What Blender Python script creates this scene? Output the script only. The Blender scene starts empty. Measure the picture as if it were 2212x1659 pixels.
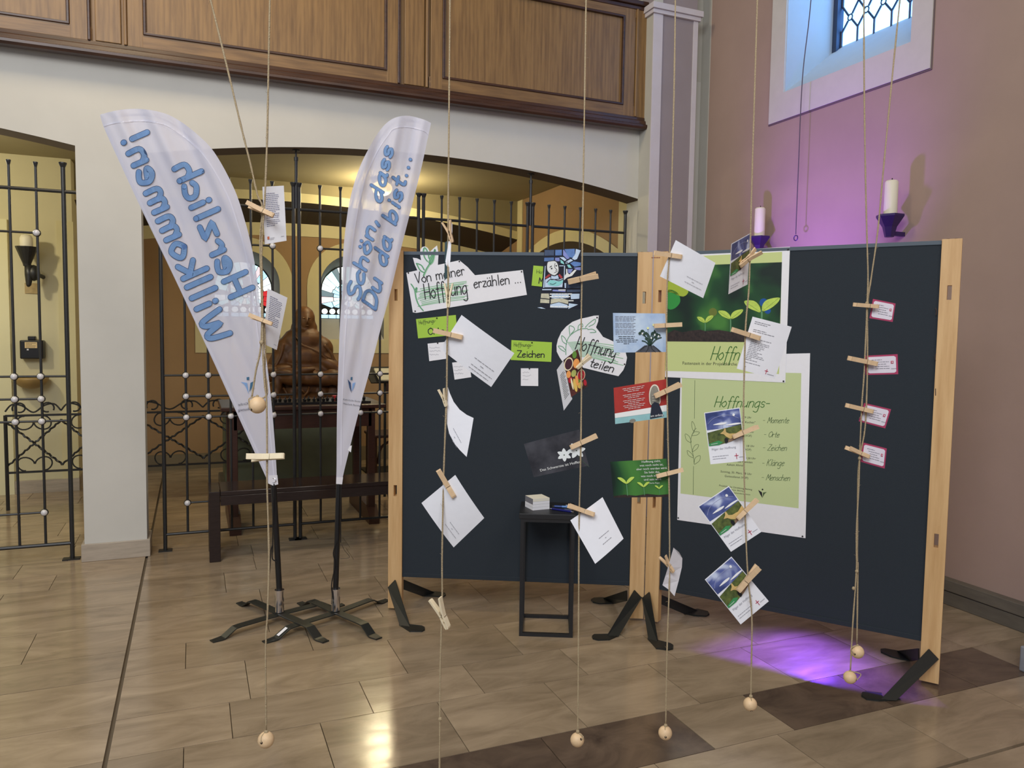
import bpy, math, random
from mathutils import Vector, Matrix
from mathutils.geometry import tessellate_polygon
random.seed(7)
SC = bpy.context.scene
COL = SC.collection
# ------------------------------------------------------------------ camera
YAW, PITCH, ROLL, FPX, CAMH = math.radians(22.602), math.radians(-3.909), math.radians(0.825), 1655.4, 1.5
_f = Vector((math.sin(YAW)*math.cos(PITCH), math.cos(YAW)*math.cos(PITCH), math.sin(PITCH)))
_r0 = Vector((math.cos(YAW), -math.sin(YAW), 0)); _u0 = _r0.cross(_f)
_r = _r0*math.cos(ROLL) + _u0*math.sin(ROLL); _u = -_r0*math.sin(ROLL) + _u0*math.cos(ROLL)
CAM = Vector((0, 0, CAMH))
cd = bpy.data.cameras.new('camera'); cam = bpy.data.objects.new('camera', cd); COL.objects.link(cam)
m = Matrix(((_r.x, _u.x, -_f.x, 0), (_r.y, _u.y, -_f.y, 0), (_r.z, _u.z, -_f.z, 0), (0, 0, 0, 1)))
m.translation = CAM; cam.matrix_world = m
cd.sensor_fit = 'HORIZONTAL'; cd.sensor_width = 36; cd.lens = 36*FPX/2212; cd.clip_start = 0.02
SC.camera = cam
# ------------------------------------------------------------------ world, view, lights
SC.view_settings.view_transform = 'Standard'; SC.view_settings.look = 'None'
SC.view_settings.gamma = 1; SC.view_settings.use_curve_mapping = False
SC.view_settings.exposure = 0.16
w = bpy.data.worlds.new('world'); SC.world = w; w.use_nodes = True
w.node_tree.nodes['Background'].inputs[0].default_value = (0.80, 0.86, 1.0, 1)
w.node_tree.nodes['Background'].inputs[1].default_value = 0.30
def light(name, kind, loc, target, power, color, size=1.0, size_y=None, spot=None, blend=.5):
    d = bpy.data.lights.new(name, kind); d.energy = power; d.color = color
    if kind == 'AREA':
        d.size = size
        if size_y: d.shape = 'RECTANGLE'; d.size_y = size_y
    else: d.shadow_soft_size = size
    if kind == 'SPOT': d.spot_size = math.radians(spot); d.spot_blend = blend
    o = bpy.data.objects.new(name, d); COL.objects.link(o); o.location = loc
    if target is not None:
        o.rotation_euler = (Vector(target)-Vector(loc)).to_track_quat('-Z', 'Y').to_euler()
    return o
light('nave_daylight', 'AREA', (-2.2, -1.6, 5.0), (1.3, 4.5, 1.6), 215, (0.93, 0.96, 1.0), 3.2, 2.2)
light('nave_lamp_left', 'AREA', (-0.6, 3.7, 5.6), (0.0, 5.4, 3.4), 62, (1.0, 0.80, 0.50), 0.9)
light('nave_area_right', 'AREA', (1.6, -2.0, 4.6), (2.6, 3.6, 1.3), 45, (1.0, 0.88, 0.76), 1.6)  # warm area light from behind the camera, aimed at the boards
light('chapel_lamp_light', 'POINT', (1.72, 7.5, 2.76), None, 44, (1.0, 0.85, 0.54), 0.09)
light('left_room_light', 'POINT', (-2.1, 6.5, 2.55), None, 40, (1.0, 0.90, 0.64), 0.07)
PURPLE = (0.32, 0.06, 1.0)
light('purple_wall_spot', 'SPOT', (2.85, 4.05, 1.45), (3.95, 3.98, 2.40), 115, (0.36, 0.11, 1.0), 0.06, spot=70, blend=1)
light('purple_floor_spot', 'SPOT', (3.25, 3.28, 0.76), (2.34, 2.42, 0.0), 330, (0.22, 0.06, 1.0), 0.07, spot=50, blend=1)

# ------------------------------------------------------------------ projection helpers (pixels of the 2212x1659 photo -> points on real planes)
def ray(x, y): return _f + _r*((x-1106)/FPX) - _u*((y-829.5)/FPX)
def onplane(x, y, P0, n):
    v = ray(x, y); n = Vector(n); return CAM + v*((Vector(P0)-CAM).dot(n)/v.dot(n))
def fl(x, y, z=0.0): return onplane(x, y, (0, 0, z), (0, 0, 1))
def wy(x, y, Y): return onplane(x, y, (0, Y, 0), (0, 1, 0))
def wx(x, y, X): return onplane(x, y, (X, 0, 0), (1, 0, 0))
def dp(x, y, D): return CAM + ray(x, y)*D
def Z(x0, y0, k, pts): return [(x0+a/k, y0+b/k) for a, b in pts]
# ------------------------------------------------------------------ materials
def lin(c):
    return tuple((v/255/12.92 if v/255 <= .04045 else ((v/255+.055)/1.055)**2.4) for v in c)
MATS = {}
def mat(name, c=(200, 200, 200), rough=.6, metal=0, spec=.5, noise=0, nscale=20, stretch=(1, 1, 1), bump=0, emit=None, estr=0, c2=None, coat=0, sss=0):
    if name in MATS: return MATS[name]
    m = bpy.data.materials.new(name); m.use_nodes = True; N = m.node_tree.nodes; L = m.node_tree.links
    b = N['Principled BSDF']; col = (*lin(c), 1)
    b.inputs['Base Color'].default_value = col; b.inputs['Roughness'].default_value = rough
    b.inputs['Metallic'].default_value = metal; b.inputs['Specular IOR Level'].default_value = spec
    if coat: b.inputs['Coat Weight'].default_value = coat; b.inputs['Coat Roughness'].default_value = .15
    if noise or bump:
        g = N.new('ShaderNodeNewGeometry'); mp = N.new('ShaderNodeMapping'); mp.inputs['Scale'].default_value = stretch
        t = N.new('ShaderNodeTexNoise'); t.inputs['Scale'].default_value = nscale; t.inputs['Detail'].default_value = 6
        t.inputs['Roughness'].default_value = .6
        L.new(g.outputs['Position'], mp.inputs[0]); L.new(mp.outputs[0], t.inputs['Vector'])
        if noise:
            r = N.new('ShaderNodeValToRGB')
            ca = lin(c2) if c2 else tuple(v*(1-noise) for v in col[:3])
            cb = col[:3] if c2 else tuple(min(1, v*(1+noise)) for v in col[:3])
            r.color_ramp.elements[0].position = .3; r.color_ramp.elements[1].position = .7
            r.color_ramp.elements[0].color = (*ca, 1); r.color_ramp.elements[1].color = (*cb, 1)
            L.new(t.outputs['Fac'], r.inputs[0]); L.new(r.outputs[0], b.inputs['Base Color'])
        if bump:
            bp = N.new('ShaderNodeBump'); bp.inputs['Strength'].default_value = bump; bp.inputs['Distance'].default_value = .01
            L.new(t.outputs['Fac'], bp.inputs['Height']); L.new(bp.outputs[0], b.inputs['Normal'])
    if emit:
        b.inputs['Emission Color'].default_value = (*lin(emit), 1); b.inputs['Emission Strength'].default_value = estr
    MATS[name] = m; return m
WHITE = mat('wall_plaster_white', (206, 204, 196), .9, noise=.03, nscale=3, bump=.05)
MAUVE = mat('wall_paint_mauve', (170, 146, 135), .9, noise=.04, nscale=2.5, bump=.12)
GREY_TRIM = mat('painted_trim_grey', (192, 190, 180), .85, noise=.03, nscale=6, bump=.1)
PINKWHITE = mat('painted_trim_pinkish', (206, 200, 205), .85, noise=.03, nscale=8)
PILMAUVE = mat('pilaster_mauve', (152, 142, 145), .9, noise=.03, nscale=5)
CREAM = mat('chapel_cream', (214, 204, 160), .9, noise=.04, nscale=4)
CHAPBROWN = mat('chapel_brown_wall', (158, 128, 92), .9, noise=.05, nscale=3)
CHAPCEIL = mat('chapel_ceiling_paint', (150, 140, 108), .9, noise=.05, nscale=2)
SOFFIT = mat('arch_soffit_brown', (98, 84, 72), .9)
DARKSHADE = mat('dark_recess_shade', (64, 52, 38), .95)  # brown darkened to hold the shade beyond the chapel lamp
STONE = mat('skirting_stone', (176, 164, 148), .5, noise=.15, nscale=6, stretch=(1, 1, 8))
DARKSTONE = mat('dark_skirting_slate', (104, 98, 88), .55, noise=.2, nscale=5, stretch=(1, 1, 6))
IRON = mat('black_iron', (58, 58, 58), .42, .55, noise=.1, nscale=60)
KNOB = mat('knob_white_metal', (222, 220, 222), .35, .1)
DARKWOOD = mat('dark_stained_wood', (44, 34, 32), .17, noise=.2, nscale=12, stretch=(1, 8, 8), spec=.5)
REDWOOD = mat('red_brown_wood', (64, 37, 27), .4, noise=.2, nscale=14, stretch=(1, 6, 6))
BLACKMETAL = mat('black_powder_metal', (46, 48, 46), .38, .3, noise=.05, nscale=80)
CHROME = mat('chrome', (225, 225, 230), .12, 1)
BLACKPLASTIC = mat('black_plastic', (24, 24, 26), .35)
STRING = mat('jute_twine', (186, 166, 132), .9, noise=.2, nscale=300, bump=.6)
PAPER = mat('white_paper', (243, 243, 248), .75, noise=.012, nscale=60, bump=.05)
PAPERG = mat('white_paper_greyish', (232, 230, 236), .8, noise=.02, nscale=50, bump=.05)
INK = mat('black_ink', (28, 28, 34), .6)
GREYINK = mat('grey_print', (128, 128, 136), .7)
PALEINK = mat('pale_grey_print', (168, 168, 176), .7)
WHITEINK = mat('white_print', (240, 240, 236), .6)
PURPLEMET = mat('purple_dark_bowl', (58, 40, 92), .35, .2)
WAX = mat('candle_wax', (232, 226, 205), .5)
WICK = mat('wick', (40, 36, 32), .9)
def wood(name, c1, c2, axis='z', scale=6, rough=.45, spec=.5):
    if name in MATS: return MATS[name]
    m = bpy.data.materials.new(name); m.use_nodes = True; N = m.node_tree.nodes; L = m.node_tree.links
    b = N['Principled BSDF']; b.inputs['Roughness'].default_value = rough; b.inputs['Specular IOR Level'].default_value = spec
    g = N.new('ShaderNodeNewGeometry'); mp = N.new('ShaderNodeMapping')
    mp.inputs['Scale'].default_value = {'z': (1, 1, .07), 'x': (.07, 1, 1)}[axis]
    n1 = N.new('ShaderNodeTexNoise'); n1.inputs['Scale'].default_value = scale*8; n1.inputs['Detail'].default_value = 8; n1.inputs['Roughness'].default_value = .65
    n2 = N.new('ShaderNodeTexNoise'); n2.inputs['Scale'].default_value = scale; n2.inputs['Detail'].default_value = 2
    wv = N.new('ShaderNodeTexWave'); wv.inputs['Scale'].default_value = scale*2.2; wv.inputs['Distortion'].default_value = 7; wv.inputs['Detail'].default_value = 3
    mx = N.new('ShaderNodeMix'); mx.data_type = 'FLOAT'; mx.inputs[0].default_value = .10
    r = N.new('ShaderNodeValToRGB'); r.color_ramp.elements[0].color = (*lin(c2), 1); r.color_ramp.elements[1].color = (*lin(c1), 1)
    r.color_ramp.elements[0].position = .32; r.color_ramp.elements[1].position = .62
    L.new(g.outputs['Position'], mp.inputs[0])
    for t in (n1, n2, wv): L.new(mp.outputs[0], t.inputs['Vector'])
    L.new(n1.outputs['Fac'], mx.inputs[2]); L.new(wv.outputs['Fac'], mx.inputs[3])
    L.new(mx.outputs[0], r.inputs[0]); L.new(r.outputs[0], b.inputs['Base Color'])
    bp = N.new('ShaderNodeBump'); bp.inputs['Strength'].default_value = .12; bp.inputs['Distance'].default_value = .004
    L.new(n1.outputs['Fac'], bp.inputs['Height']); L.new(bp.outputs[0], b.inputs['Normal'])
    MATS[name] = m; return m
OAK = wood('oak_panel_wood', (142, 110, 68), (110, 82, 50), 'z', 5, .42)
OAKH = wood('oak_rail_wood', (138, 106, 66), (104, 77, 48), 'x', 5, .42)
OAKDARK = wood('dark_oak_moulding', (74, 47, 32), (50, 30, 22), 'x', 6, .35)
PINE = wood('pine_post_wood', (222, 184, 132), (200, 158, 106), 'z', 4, .5)
PINWOOD = mat('clothespin_wood', (222, 190, 150), .7, noise=.07, nscale=60)
PINPALE = mat('clothespin_pale_wood', (236, 220, 186), .7, noise=.05, nscale=60)
BEAD = mat('wooden_bead', (226, 194, 152), .5, noise=.12, nscale=40)
STATUE = mat('carved_wood', (98, 63, 30), .55, noise=.4, nscale=9, bump=.35)
FELT = mat('pinboard_fabric', (42, 50, 58), .95, noise=.06, nscale=400, bump=.2)
FELTEDGE = mat('pinboard_edge', (84, 96, 108), .6)

# ------------------------------------------------------------------ mesh building
def wloc(o):
    v = Vector((0, 0, 0))
    while o is not None: v = v + o.location; o = o.parent
    return v
class MB:
    def __init__(s): s.v = []; s.f = []; s.mi = []; s.mats = []
    def m(s, mt):
        if mt is None: return 0
        if mt not in s.mats: s.mats.append(mt)
        return s.mats.index(mt)
    def add(s, vs, fs, mt=None):
        n = len(s.v); s.v += [Vector(p) for p in vs]; s.f += [tuple(i+n for i in f) for f in fs]; s.mi += [s.m(mt)]*len(fs); return s
    def box(s, lo, hi, mt=None):
        x0, y0, z0 = lo; x1, y1, z1 = hi
        return s.add([(x0,y0,z0),(x1,y0,z0),(x1,y1,z0),(x0,y1,z0),(x0,y0,z1),(x1,y0,z1),(x1,y1,z1),(x0,y1,z1)],
              [(0,3,2,1),(4,5,6,7),(0,1,5,4),(1,2,6,5),(2,3,7,6),(3,0,4,7)], mt)
    def obox(s, c, ax, ay, az, mt=None):   # centre + three half axes
        c, ax, ay, az = map(Vector, (c, ax, ay, az)); vs = []
        for k in (-1, 1):
            for i, j in ((-1,-1),(1,-1),(1,1),(-1,1)): vs.append(c+ax*i+ay*j+az*k)
        return s.add(vs, [(0,3,2,1),(4,5,6,7),(0,1,5,4),(1,2,6,5),(2,3,7,6),(3,0,4,7)], mt)
    def slab(s, pts, off, mt=None):        # polygon extruded by vector off
        n = len(pts); pts = [Vector(p) for p in pts]; off = Vector(off)
        tr = [tuple(t) for t in tessellate_polygon([pts])]
        vs = pts + [p+off for p in pts]
        fs = tr + [tuple(n+i for i in reversed(t)) for t in tr] + [(i, (i+1) % n, n+(i+1) % n, n+i) for i in range(n)]
        return s.add(vs, fs, mt)
    def tube(s, pts, r, n=8, mt=None, cap=True, closed=False):
        pts = [Vector(p) for p in pts]; N = len(pts); rs = r if isinstance(r, (list, tuple)) else [r]*N
        ref = None; rings = []
        for i, p in enumerate(pts):
            t = (pts[(i+1) % N]-pts[i-1]) if closed else (pts[min(i+1, N-1)]-pts[max(i-1, 0)])
            t = t.normalized() if t.length > 1e-9 else Vector((0, 0, 1))
            if ref is None: ref = Vector((1, 0, 0)) if abs(t.x) < .8 else Vector((0, 1, 0))
            a = (ref - t*ref.dot(t)).normalized(); b = t.cross(a); ref = a
            rings.append([p + (a*math.cos(2*math.pi*k/n)+b*math.sin(2*math.pi*k/n))*rs[i] for k in range(n)])
        vs = [q for rg in rings for q in rg]; fs = []
        for i in range(N if closed else N-1):
            j = (i+1) % N
            for k in range(n): fs.append((i*n+k, i*n+(k+1) % n, j*n+(k+1) % n, j*n+k))
        if cap and not closed: fs += [tuple(range(n-1, -1, -1)), tuple((N-1)*n+k for k in range(n))]
        return s.add(vs, fs, mt)
    def ball(s, c, r, n=12, mt=None, rot=None):
        c = Vector(c); r = Vector(r) if isinstance(r, (tuple, Vector)) else Vector((r, r, r)); vs = []; fs = []; h = max(4, n//2)
        for i in range(h+1):
            th = math.pi*i/h
            for k in range(n):
                p = Vector((r.x*math.sin(th)*math.cos(2*math.pi*k/n), r.y*math.sin(th)*math.sin(2*math.pi*k/n), r.z*math.cos(th)))
                if rot is not None: p = rot @ p
                vs.append(c+p)
        for i in range(h):
            for k in range(n): fs.append((i*n+k, (i+1)*n+k, (i+1)*n+(k+1) % n, i*n+(k+1) % n))
        return s.add(vs, fs, mt)
    def lathe(s, c, prof, n=16, mt=None):  # prof: (r,z) list about vertical axis through c
        c = Vector(c); vs = []; fs = []
        for r, z in prof:
            for k in range(n): vs.append(c+Vector((r*math.cos(2*math.pi*k/n), r*math.sin(2*math.pi*k/n), z)))
        for i in range(len(prof)-1):
            for k in range(n): fs.append((i*n+k, i*n+(k+1) % n, (i+1)*n+(k+1) % n, (i+1)*n+k))
        fs += [tuple(range(n-1, -1, -1)), tuple((len(prof)-1)*n+k for k in range(n))]
        return s.add(vs, fs, mt)
    def build(s, name, mt=None, parent=None, smooth=False, loc=None, bevel=0):
        base = wloc(parent) if parent is not None else (Vector(loc) if loc is not None else Vector((0, 0, 0)))
        me = bpy.data.meshes.new(name); me.from_pydata([tuple(v-base) for v in s.v], [], s.f)
        for x in (s.mats or [mt]): me.materials.append(x)
        if s.mats: me.polygons.foreach_set('material_index', s.mi)
        if smooth: me.polygons.foreach_set('use_smooth', [True]*len(me.polygons))
        me.update(); o = bpy.data.objects.new(name, me); COL.objects.link(o)
        if parent is not None: o.parent = parent
        else: o.location = base
        if bevel:
            b = o.modifiers.new('bevel', 'BEVEL'); b.width = bevel; b.segments = 2; b.limit_method = 'ANGLE'
        return o
def tag(o, label=None, cat=None, group=None, kind=None):
    if label: o['label'] = label
    if cat: o['category'] = cat
    if group: o['group'] = group
    if kind: o['kind'] = kind
    return o
def empty(name, loc, label, cat, group=None):
    o = bpy.data.objects.new(name, None); o.empty_display_size = .05; o.location = loc; COL.objects.link(o)
    return tag(o, label, cat, group)
def struct(o): o['kind'] = 'structure'; return o
def spline(pts, k=6, closed=False):
    P = [Vector(p) for p in pts]; n = len(P); out = []
    if n < 3: return P
    rng = range(n) if closed else range(n-1)
    for i in rng:
        if closed: p0, p1, p2, p3 = P[i-1], P[i], P[(i+1) % n], P[(i+2) % n]
        else: p0, p1, p2, p3 = P[max(i-1, 0)], P[i], P[i+1], P[min(i+2, n-1)]
        if (p2-p1).length < 1e-9: continue
        for j in range(k):
            t = j/k
            out.append(.5*((2*p1)+(p2-p0)*t+(2*p0-5*p1+4*p2-p3)*t*t+(3*p1-p0-3*p2+p3)*t**3))
    if not closed: out.append(P[-1])
    return out
# ------------------------------------------------------------------ drawing of print and handwriting on real surfaces
GL = {
'a': (6, "5 5,3 6,0 4,0 1,2 0,4 1,5 5|5 6,5 1,6 0"), 'b': (6, "0 11,0 0|0 1,3 0,5 2,5 5,3 6,0 4"), 'c': (5, "5 5,3 6,0 4,0 1,2 0,5 1"),
'd': (6, "5 5,3 6,0 4,0 1,2 0,5 2|5 11,5 0"), 'e': (5.5, "0 3,4 4,5 5,3 6,1 5,0 3,1 0,3 0,5 1"), 'f': (4.5, "5 10,4 11,2 9,2 -4|0 6,4 6"),
'g': (6, "5 5,3 6,0 4,0 1,2 0,5 2|5 6,5 -3,3 -5,0 -4"), 'h': (6, "0 11,0 0|0 4,2 6,5 5,5 0"), 'i': (2, "1 6,1 0|1 8.6,1 9"), 'k': (5.5, "0 11,0 0|5 7,0 3|1 3.5,5 0"),
'l': (2, "1 11,1 0"), 'm': (9, "0 6,0 0|0 4,2 6,4 5,4 0|4 4,6 6,8 5,8 0"), 'n': (6, "0 6,0 0|0 4,2 6,5 5,5 0"), 'o': (5.5, "3 6,0 4,0 2,3 0,5 2,5 4,3 6"),
'p': (6, "0 6,0 -5|0 4,3 6,5 4,5 1,3 0,0 1"), 'r': (4, "0 6,0 0|0 4,2 6,4 5"), 's': (4.5, "4 5,2 6,0 5,1 3,3 3,4 1,2 0,0 1"), 't': (4, "2 10,2 1,4 0|0 6,4 6"),
'u': (6, "0 6,0 1,2 0,5 2|5 6,5 0"), 'v': (5, "0 6,2.5 0,2.5 0,5 6"), 'z': (5, "0 6,5 6,5 6,0 0,0 0,5 0"), 'H': (7, "0 11,0 0|6.5 11,6.5 0|0 5,6.5 5"),
'W': (10, "0 9,1 1,3 0,5 7,6 1,8 0,10 9"), 'S': (6, "6 10,3 11,0 9,2 6,5 5,6 2,3 0,0 1"), 'D': (7, "0 11,0 0|0 11,5 10,7 6,5 1,0 0"), 'V': (7, "0 11,3 0,3 0,7 12"),
'M': (8, "0 0,1 11,1 11,4 3,4 3,7 11,7 11,8 0"), 'O': (7, "4 11,0 8,0 3,3 0,7 3,7 8,4 11"), 'Z': (7, "0 11,7 11,7 11,0 0,0 0,7 0"), 'K': (7, "0 11,0 0|6 11,0 5|1 6,6 0"),
'!': (3, "1 11,1 4|1 .3,1 0"), ',': (3, "1 .5,0 -2.5"), '.': (2.2, "1 .3,1 0"), '-': (4, "0 4,4 4"), ' ': (4, ""),
'\u00f6': (5.5, "3 6,0 4,0 2,3 0,5 2,5 4,3 6|1 8.6,1 9|4 8.6,4 9"), '\u00e4': (6, "5 5,3 6,0 4,0 1,2 0,4 1,5 5|5 6,5 1,6 0|1 8.6,1 9|4 8.6,4 9"),
'\u00df': (6, "0 -3,0 9,3 11,5 9,2 6,5 4,5 1,2 0"),
}
_ft = {}
def font_mesh(txt):
    if txt in _ft: return _ft[txt]
    c = bpy.data.curves.new('t', 'FONT'); c.body = txt; c.size = 1; c.resolution_u = 2; o = bpy.data.objects.new('t', c); COL.objects.link(o)
    dg = bpy.context.evaluated_depsgraph_get(); e = o.evaluated_get(dg); me = e.to_mesh()
    r = ([(v.co.x, v.co.y) for v in me.vertices], [tuple(p.vertices) for p in me.polygons]); e.to_mesh_clear()
    bpy.data.objects.remove(o); bpy.data.curves.remove(c); _ft[txt] = r; return r
class Draw:
    """f(a,b,h) maps drawing coordinates and a height in metres above the sheet to a world point"""
    def __init__(s, f, step=.0006): s.f = f; s.mb = MB(); s.step = step
    def poly(s, mt, pts, l=1, smooth=0):
        if smooth: pts = [tuple(p) for p in spline([Vector((a, b)) for a, b in pts], smooth, True)]
        P = [Vector((a, b, 0)) for a, b in pts]
        s.mb.add([s.f(a, b, l*s.step) for a, b in pts], [tuple(t) for t in tessellate_polygon([P])], mt)
    def rib(s, mt, pts, w, l=2, sm=5, caps=True, closed=False):
        P = [Vector(p) for p in pts]
        if sm and len(P) > 2: P = spline(P, sm, closed)
        elif sm: P = [P[0].lerp(P[1], k/6) for k in range(7)]
        n = len(P); vs = []; fs = []
        for i, p in enumerate(P):
            t = P[min(i+1, n-1)]-P[max(i-1, 0)]
            if closed: t = P[(i+1) % n]-P[i-1]
            t = t.normalized() if t.length > 1e-9 else Vector((1, 0)); q = Vector((-t.y, t.x))*(w/2)
            vs += [s.f(p.x+q.x, p.y+q.y, l*s.step), s.f(p.x-q.x, p.y-q.y, l*s.step)]
        for i in range(n-1): fs.append((2*i, 2*i+1, 2*i+3, 2*i+2))
        if closed: fs.append((2*n-2, 2*n-1, 1, 0))
        s.mb.add(vs, fs, mt)
        if caps and not closed:
            for p in (P[0], P[-1]): s.disc(mt, (p.x, p.y), w/2, l, 10)
    def disc(s, mt, c, r, l=2, n=12, ry=None):
        ry = ry or r
        s.mb.add([s.f(c[0]+r*math.cos(2*math.pi*k/n), c[1]+ry*math.sin(2*math.pi*k/n), l*s.step) for k in range(n)], [tuple(range(n))], mt)
    def hand(s, mt, txt, p0, p1, h, w, up=None, shear=0, l=2, gap=1.3, mt2=None, w2=0, sm=5):
        """stroke lettering fitted between p0 and p1 along the baseline; h = cap height; up = side hint"""
        p0, p1 = Vector(p0), Vector(p1); tot = sum(GL[c][0]+gap for c in txt)-gap; U = (p1-p0)/tot; ud = (p1-p0).normalized()
        V = Vector((-ud.y, ud.x))
        if up is None: up = (0, -1)
        if V.dot(Vector(up)) < 0: V = -V
        V = V*h/11; x = 0
        for c in txt:
            wd, g = GL[c]
            for st in g.split('|'):
                if not st: continue
                pts = []
                for q in st.split(','):
                    a, b = q.split(); a, b = float(a), float(b); pts.append(p0+U*(x+a)+V*b+ud*(shear*b*h/11))
                if mt2: s.rib(mt2, pts, w2, l, sm)
                s.rib(mt, pts, w, l+(1 if mt2 else 0), sm)
            x += wd+gap
    def font(s, mt, txt, p0, p1=None, h=10, up=(0, -1), align='l', mirror=False, l=2, fit=0):
        """built-in font; h = font size in drawing units; direction p0->p1"""
        vs, fs = font_mesh(txt); p0 = Vector(p0); ud = ((Vector(p1)-p0).normalized() if p1 is not None else Vector((1, 0)))
        V = Vector((-ud.y, ud.x)); V = V if V.dot(Vector(up)) > 0 else -V
        if fit: h = fit/max(v[0] for v in vs)
        wd = max(v[0] for v in vs)*h; sh = {'l': 0, 'c': -wd/2, 'r': -wd}[align]
        s.mb.add([s.f(*(p0+ud*(x*h+sh)+V*(y*h)), l*s.step) for x, y in vs], fs, mt)
    def lines(s, mt, p0, du, dv, n, lens, w, l=2):
        """rows of tiny unreadable print: origin, row vector, line-step vector"""
        p0, du, dv = Vector(p0), Vector(du), Vector(dv); rr = random.Random(int(p0.x*7+p0.y*3)+n)
        for i in range(n):
            L = lens[i % len(lens)]; x = lens_off(L)
            a = p0+dv*i; pos = 0 if not isinstance(L, tuple) else L[0]; end = L if not isinstance(L, tuple) else L[1]
            while pos < end-.02:
                q = min(end, pos+rr.uniform(.08, .2)); s.rib(mt, [a+du*pos, a+du*q], w, l, 0, False); pos = q+.025
    def build(s, name, parent, label=None):
        if not s.mb.v: return None
        o = s.mb.build(name, None, parent)
        if label: o['label'] = label
        return o
def lens_off(L): return 0
def planemap(P0, n):
    P0 = Vector(P0); n = Vector(n).normalized()
    if n.dot(CAM-P0) < 0: n = -n
    def f(a, b, h): return onplane(a, b, P0+n*h, n)
    return f
def quadmap(c, bend=0, bend2=0, axis=0):
    """c = bottom-left, bottom-right, top-right, top-left world points; (u,v) in 0..1"""
    A, B, C, D = [Vector(p) for p in c]; n = (B-A).cross(D-A).normalized()
    if n.dot(CAM-A) < 0: n = -n
    def f(u, v, h):
        P = A*(1-u)*(1-v)+B*u*(1-v)+C*u*v+D*(1-u)*v
        return P+n*(h+bend*4*u*(1-u)+bend2*4*v*(1-v))
    return f
def sheet(f, name, mt, label=None, cat=None, group=None, parent=None, nu=6, nv=6, th=.0004, edge=None, loc=None):
    mb = MB(); vs = [f(i/nu, j/nv, 0) for j in range(nv+1) for i in range(nu+1)]; k = len(vs)
    vs += [f(i/nu, j/nv, -th) for j in range(nv+1) for i in range(nu+1)]
    fs = []
    for j in range(nv):
        for i in range(nu):
            a = j*(nu+1)+i; q = (a, a+1, a+nu+2, a+nu+1); fs.append(q); fs.append(tuple(k+t for t in reversed(q)))
    mb.add(vs, fs, mt)
    o = mb.build(name, mt, parent, smooth=True, loc=loc if loc is not None else f(.5, .5, 0))
    if label: tag(o, label, cat, group)
    return o
def corners(pts, D):
    """four photo corners (bottom-left, bottom-right, top-right, top-left) at depth(s) D"""
    if not isinstance(D, (list, tuple)): D = [D]*4
    return [dp(x, y, d) for (x, y), d in zip(pts, D)]
# ================================================================== STRUCTURE
YA = 5.465; YA2 = 5.685; XB = 3.95; ZC = 2.97; XS = 3.42; YB1 = 8.1; YB2 = 8.75
# ---- floor: grout bed + separate stone tiles
def tile_mat(name, c1, c2, nsc, strm):
    m = bpy.data.materials.new(name); m.use_nodes = True; N = m.node_tree.nodes; L = m.node_tree.links; b = N['Principled BSDF']
    g = N.new('ShaderNodeNewGeometry'); oi = N.new('ShaderNodeObjectInfo')
    ad = N.new('ShaderNodeVectorMath'); ad.operation = 'ADD'; cx = N.new('ShaderNodeCombineXYZ')
    mul = N.new('ShaderNodeMath'); mul.operation = 'MULTIPLY'; mul.inputs[1].default_value = 37
    L.new(oi.outputs['Random'], mul.inputs[0]); L.new(mul.outputs[0], cx.inputs['Z']); L.new(g.outputs['Position'], ad.inputs[0]); L.new(cx.outputs[0], ad.inputs[1])
    mp = N.new('ShaderNodeMapping'); mp.inputs['Scale'].default_value = strm; L.new(ad.outputs[0], mp.inputs[0])
    n1 = N.new('ShaderNodeTexNoise'); n1.inputs['Scale'].default_value = nsc; n1.inputs['Detail'].default_value = 9; n1.inputs['Roughness'].default_value = .62; n1.inputs['Distortion'].default_value = .8
    L.new(mp.outputs[0], n1.inputs['Vector'])
    r = N.new('ShaderNodeValToRGB'); r.color_ramp.elements[0].color = (*lin(c2), 1); r.color_ramp.elements[1].color = (*lin(c1), 1)
    r.color_ramp.elements[0].position = .28; r.color_ramp.elements[1].position = .68
    L.new(n1.outputs['Fac'], r.inputs[0])
    hs = N.new('ShaderNodeHueSaturation'); mr = N.new('ShaderNodeMapRange'); mr.inputs['To Min'].default_value = .86; mr.inputs['To Max'].default_value = 1.12
    L.new(oi.outputs['Random'], mr.inputs[0]); L.new(mr.outputs[0], hs.inputs['Value']); L.new(r.outputs[0], hs.inputs['Color']); L.new(hs.outputs[0], b.inputs['Base Color'])
    n2 = N.new('ShaderNodeTexNoise'); n2.inputs['Scale'].default_value = 9; n2.inputs['Detail'].default_value = 4; L.new(mp.outputs[0], n2.inputs['Vector'])
    mr2 = N.new('ShaderNodeMapRange'); mr2.inputs['To Min'].default_value = .10; mr2.inputs['To Max'].default_value = .24
    L.new(n2.outputs['Fac'], mr2.inputs[0]); L.new(mr2.outputs[0], b.inputs['Roughness'])
    bp = N.new('ShaderNodeBump'); bp.inputs['Strength'].default_value = .035; bp.inputs['Distance'].default_value = .01
    L.new(n2.outputs['Fac'], bp.inputs['Height']); L.new(bp.outputs[0], b.inputs['Normal'])
    b.inputs['Specular IOR Level'].default_value = .55
    return m
TILE = tile_mat('travertine_tile', (172, 153, 128), (132, 115, 93), 3.4, (.75, 2.3, 1))
TILED = tile_mat('dark_marble_tile', (116, 98, 82), (70, 57, 48), 3.6, (1, 1.4, 1))
GROUT = mat('floor_grout', (104, 92, 76), .8)
mb = MB(); mb.box((-3.6, -3.0, -.06), (XB+.45, 9.3, -.012)); FLOOR = struct(mb.build('floor', GROUT))
cube = MB().box((-.5, -.5, -.5), (.5, .5, .5)); 
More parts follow.
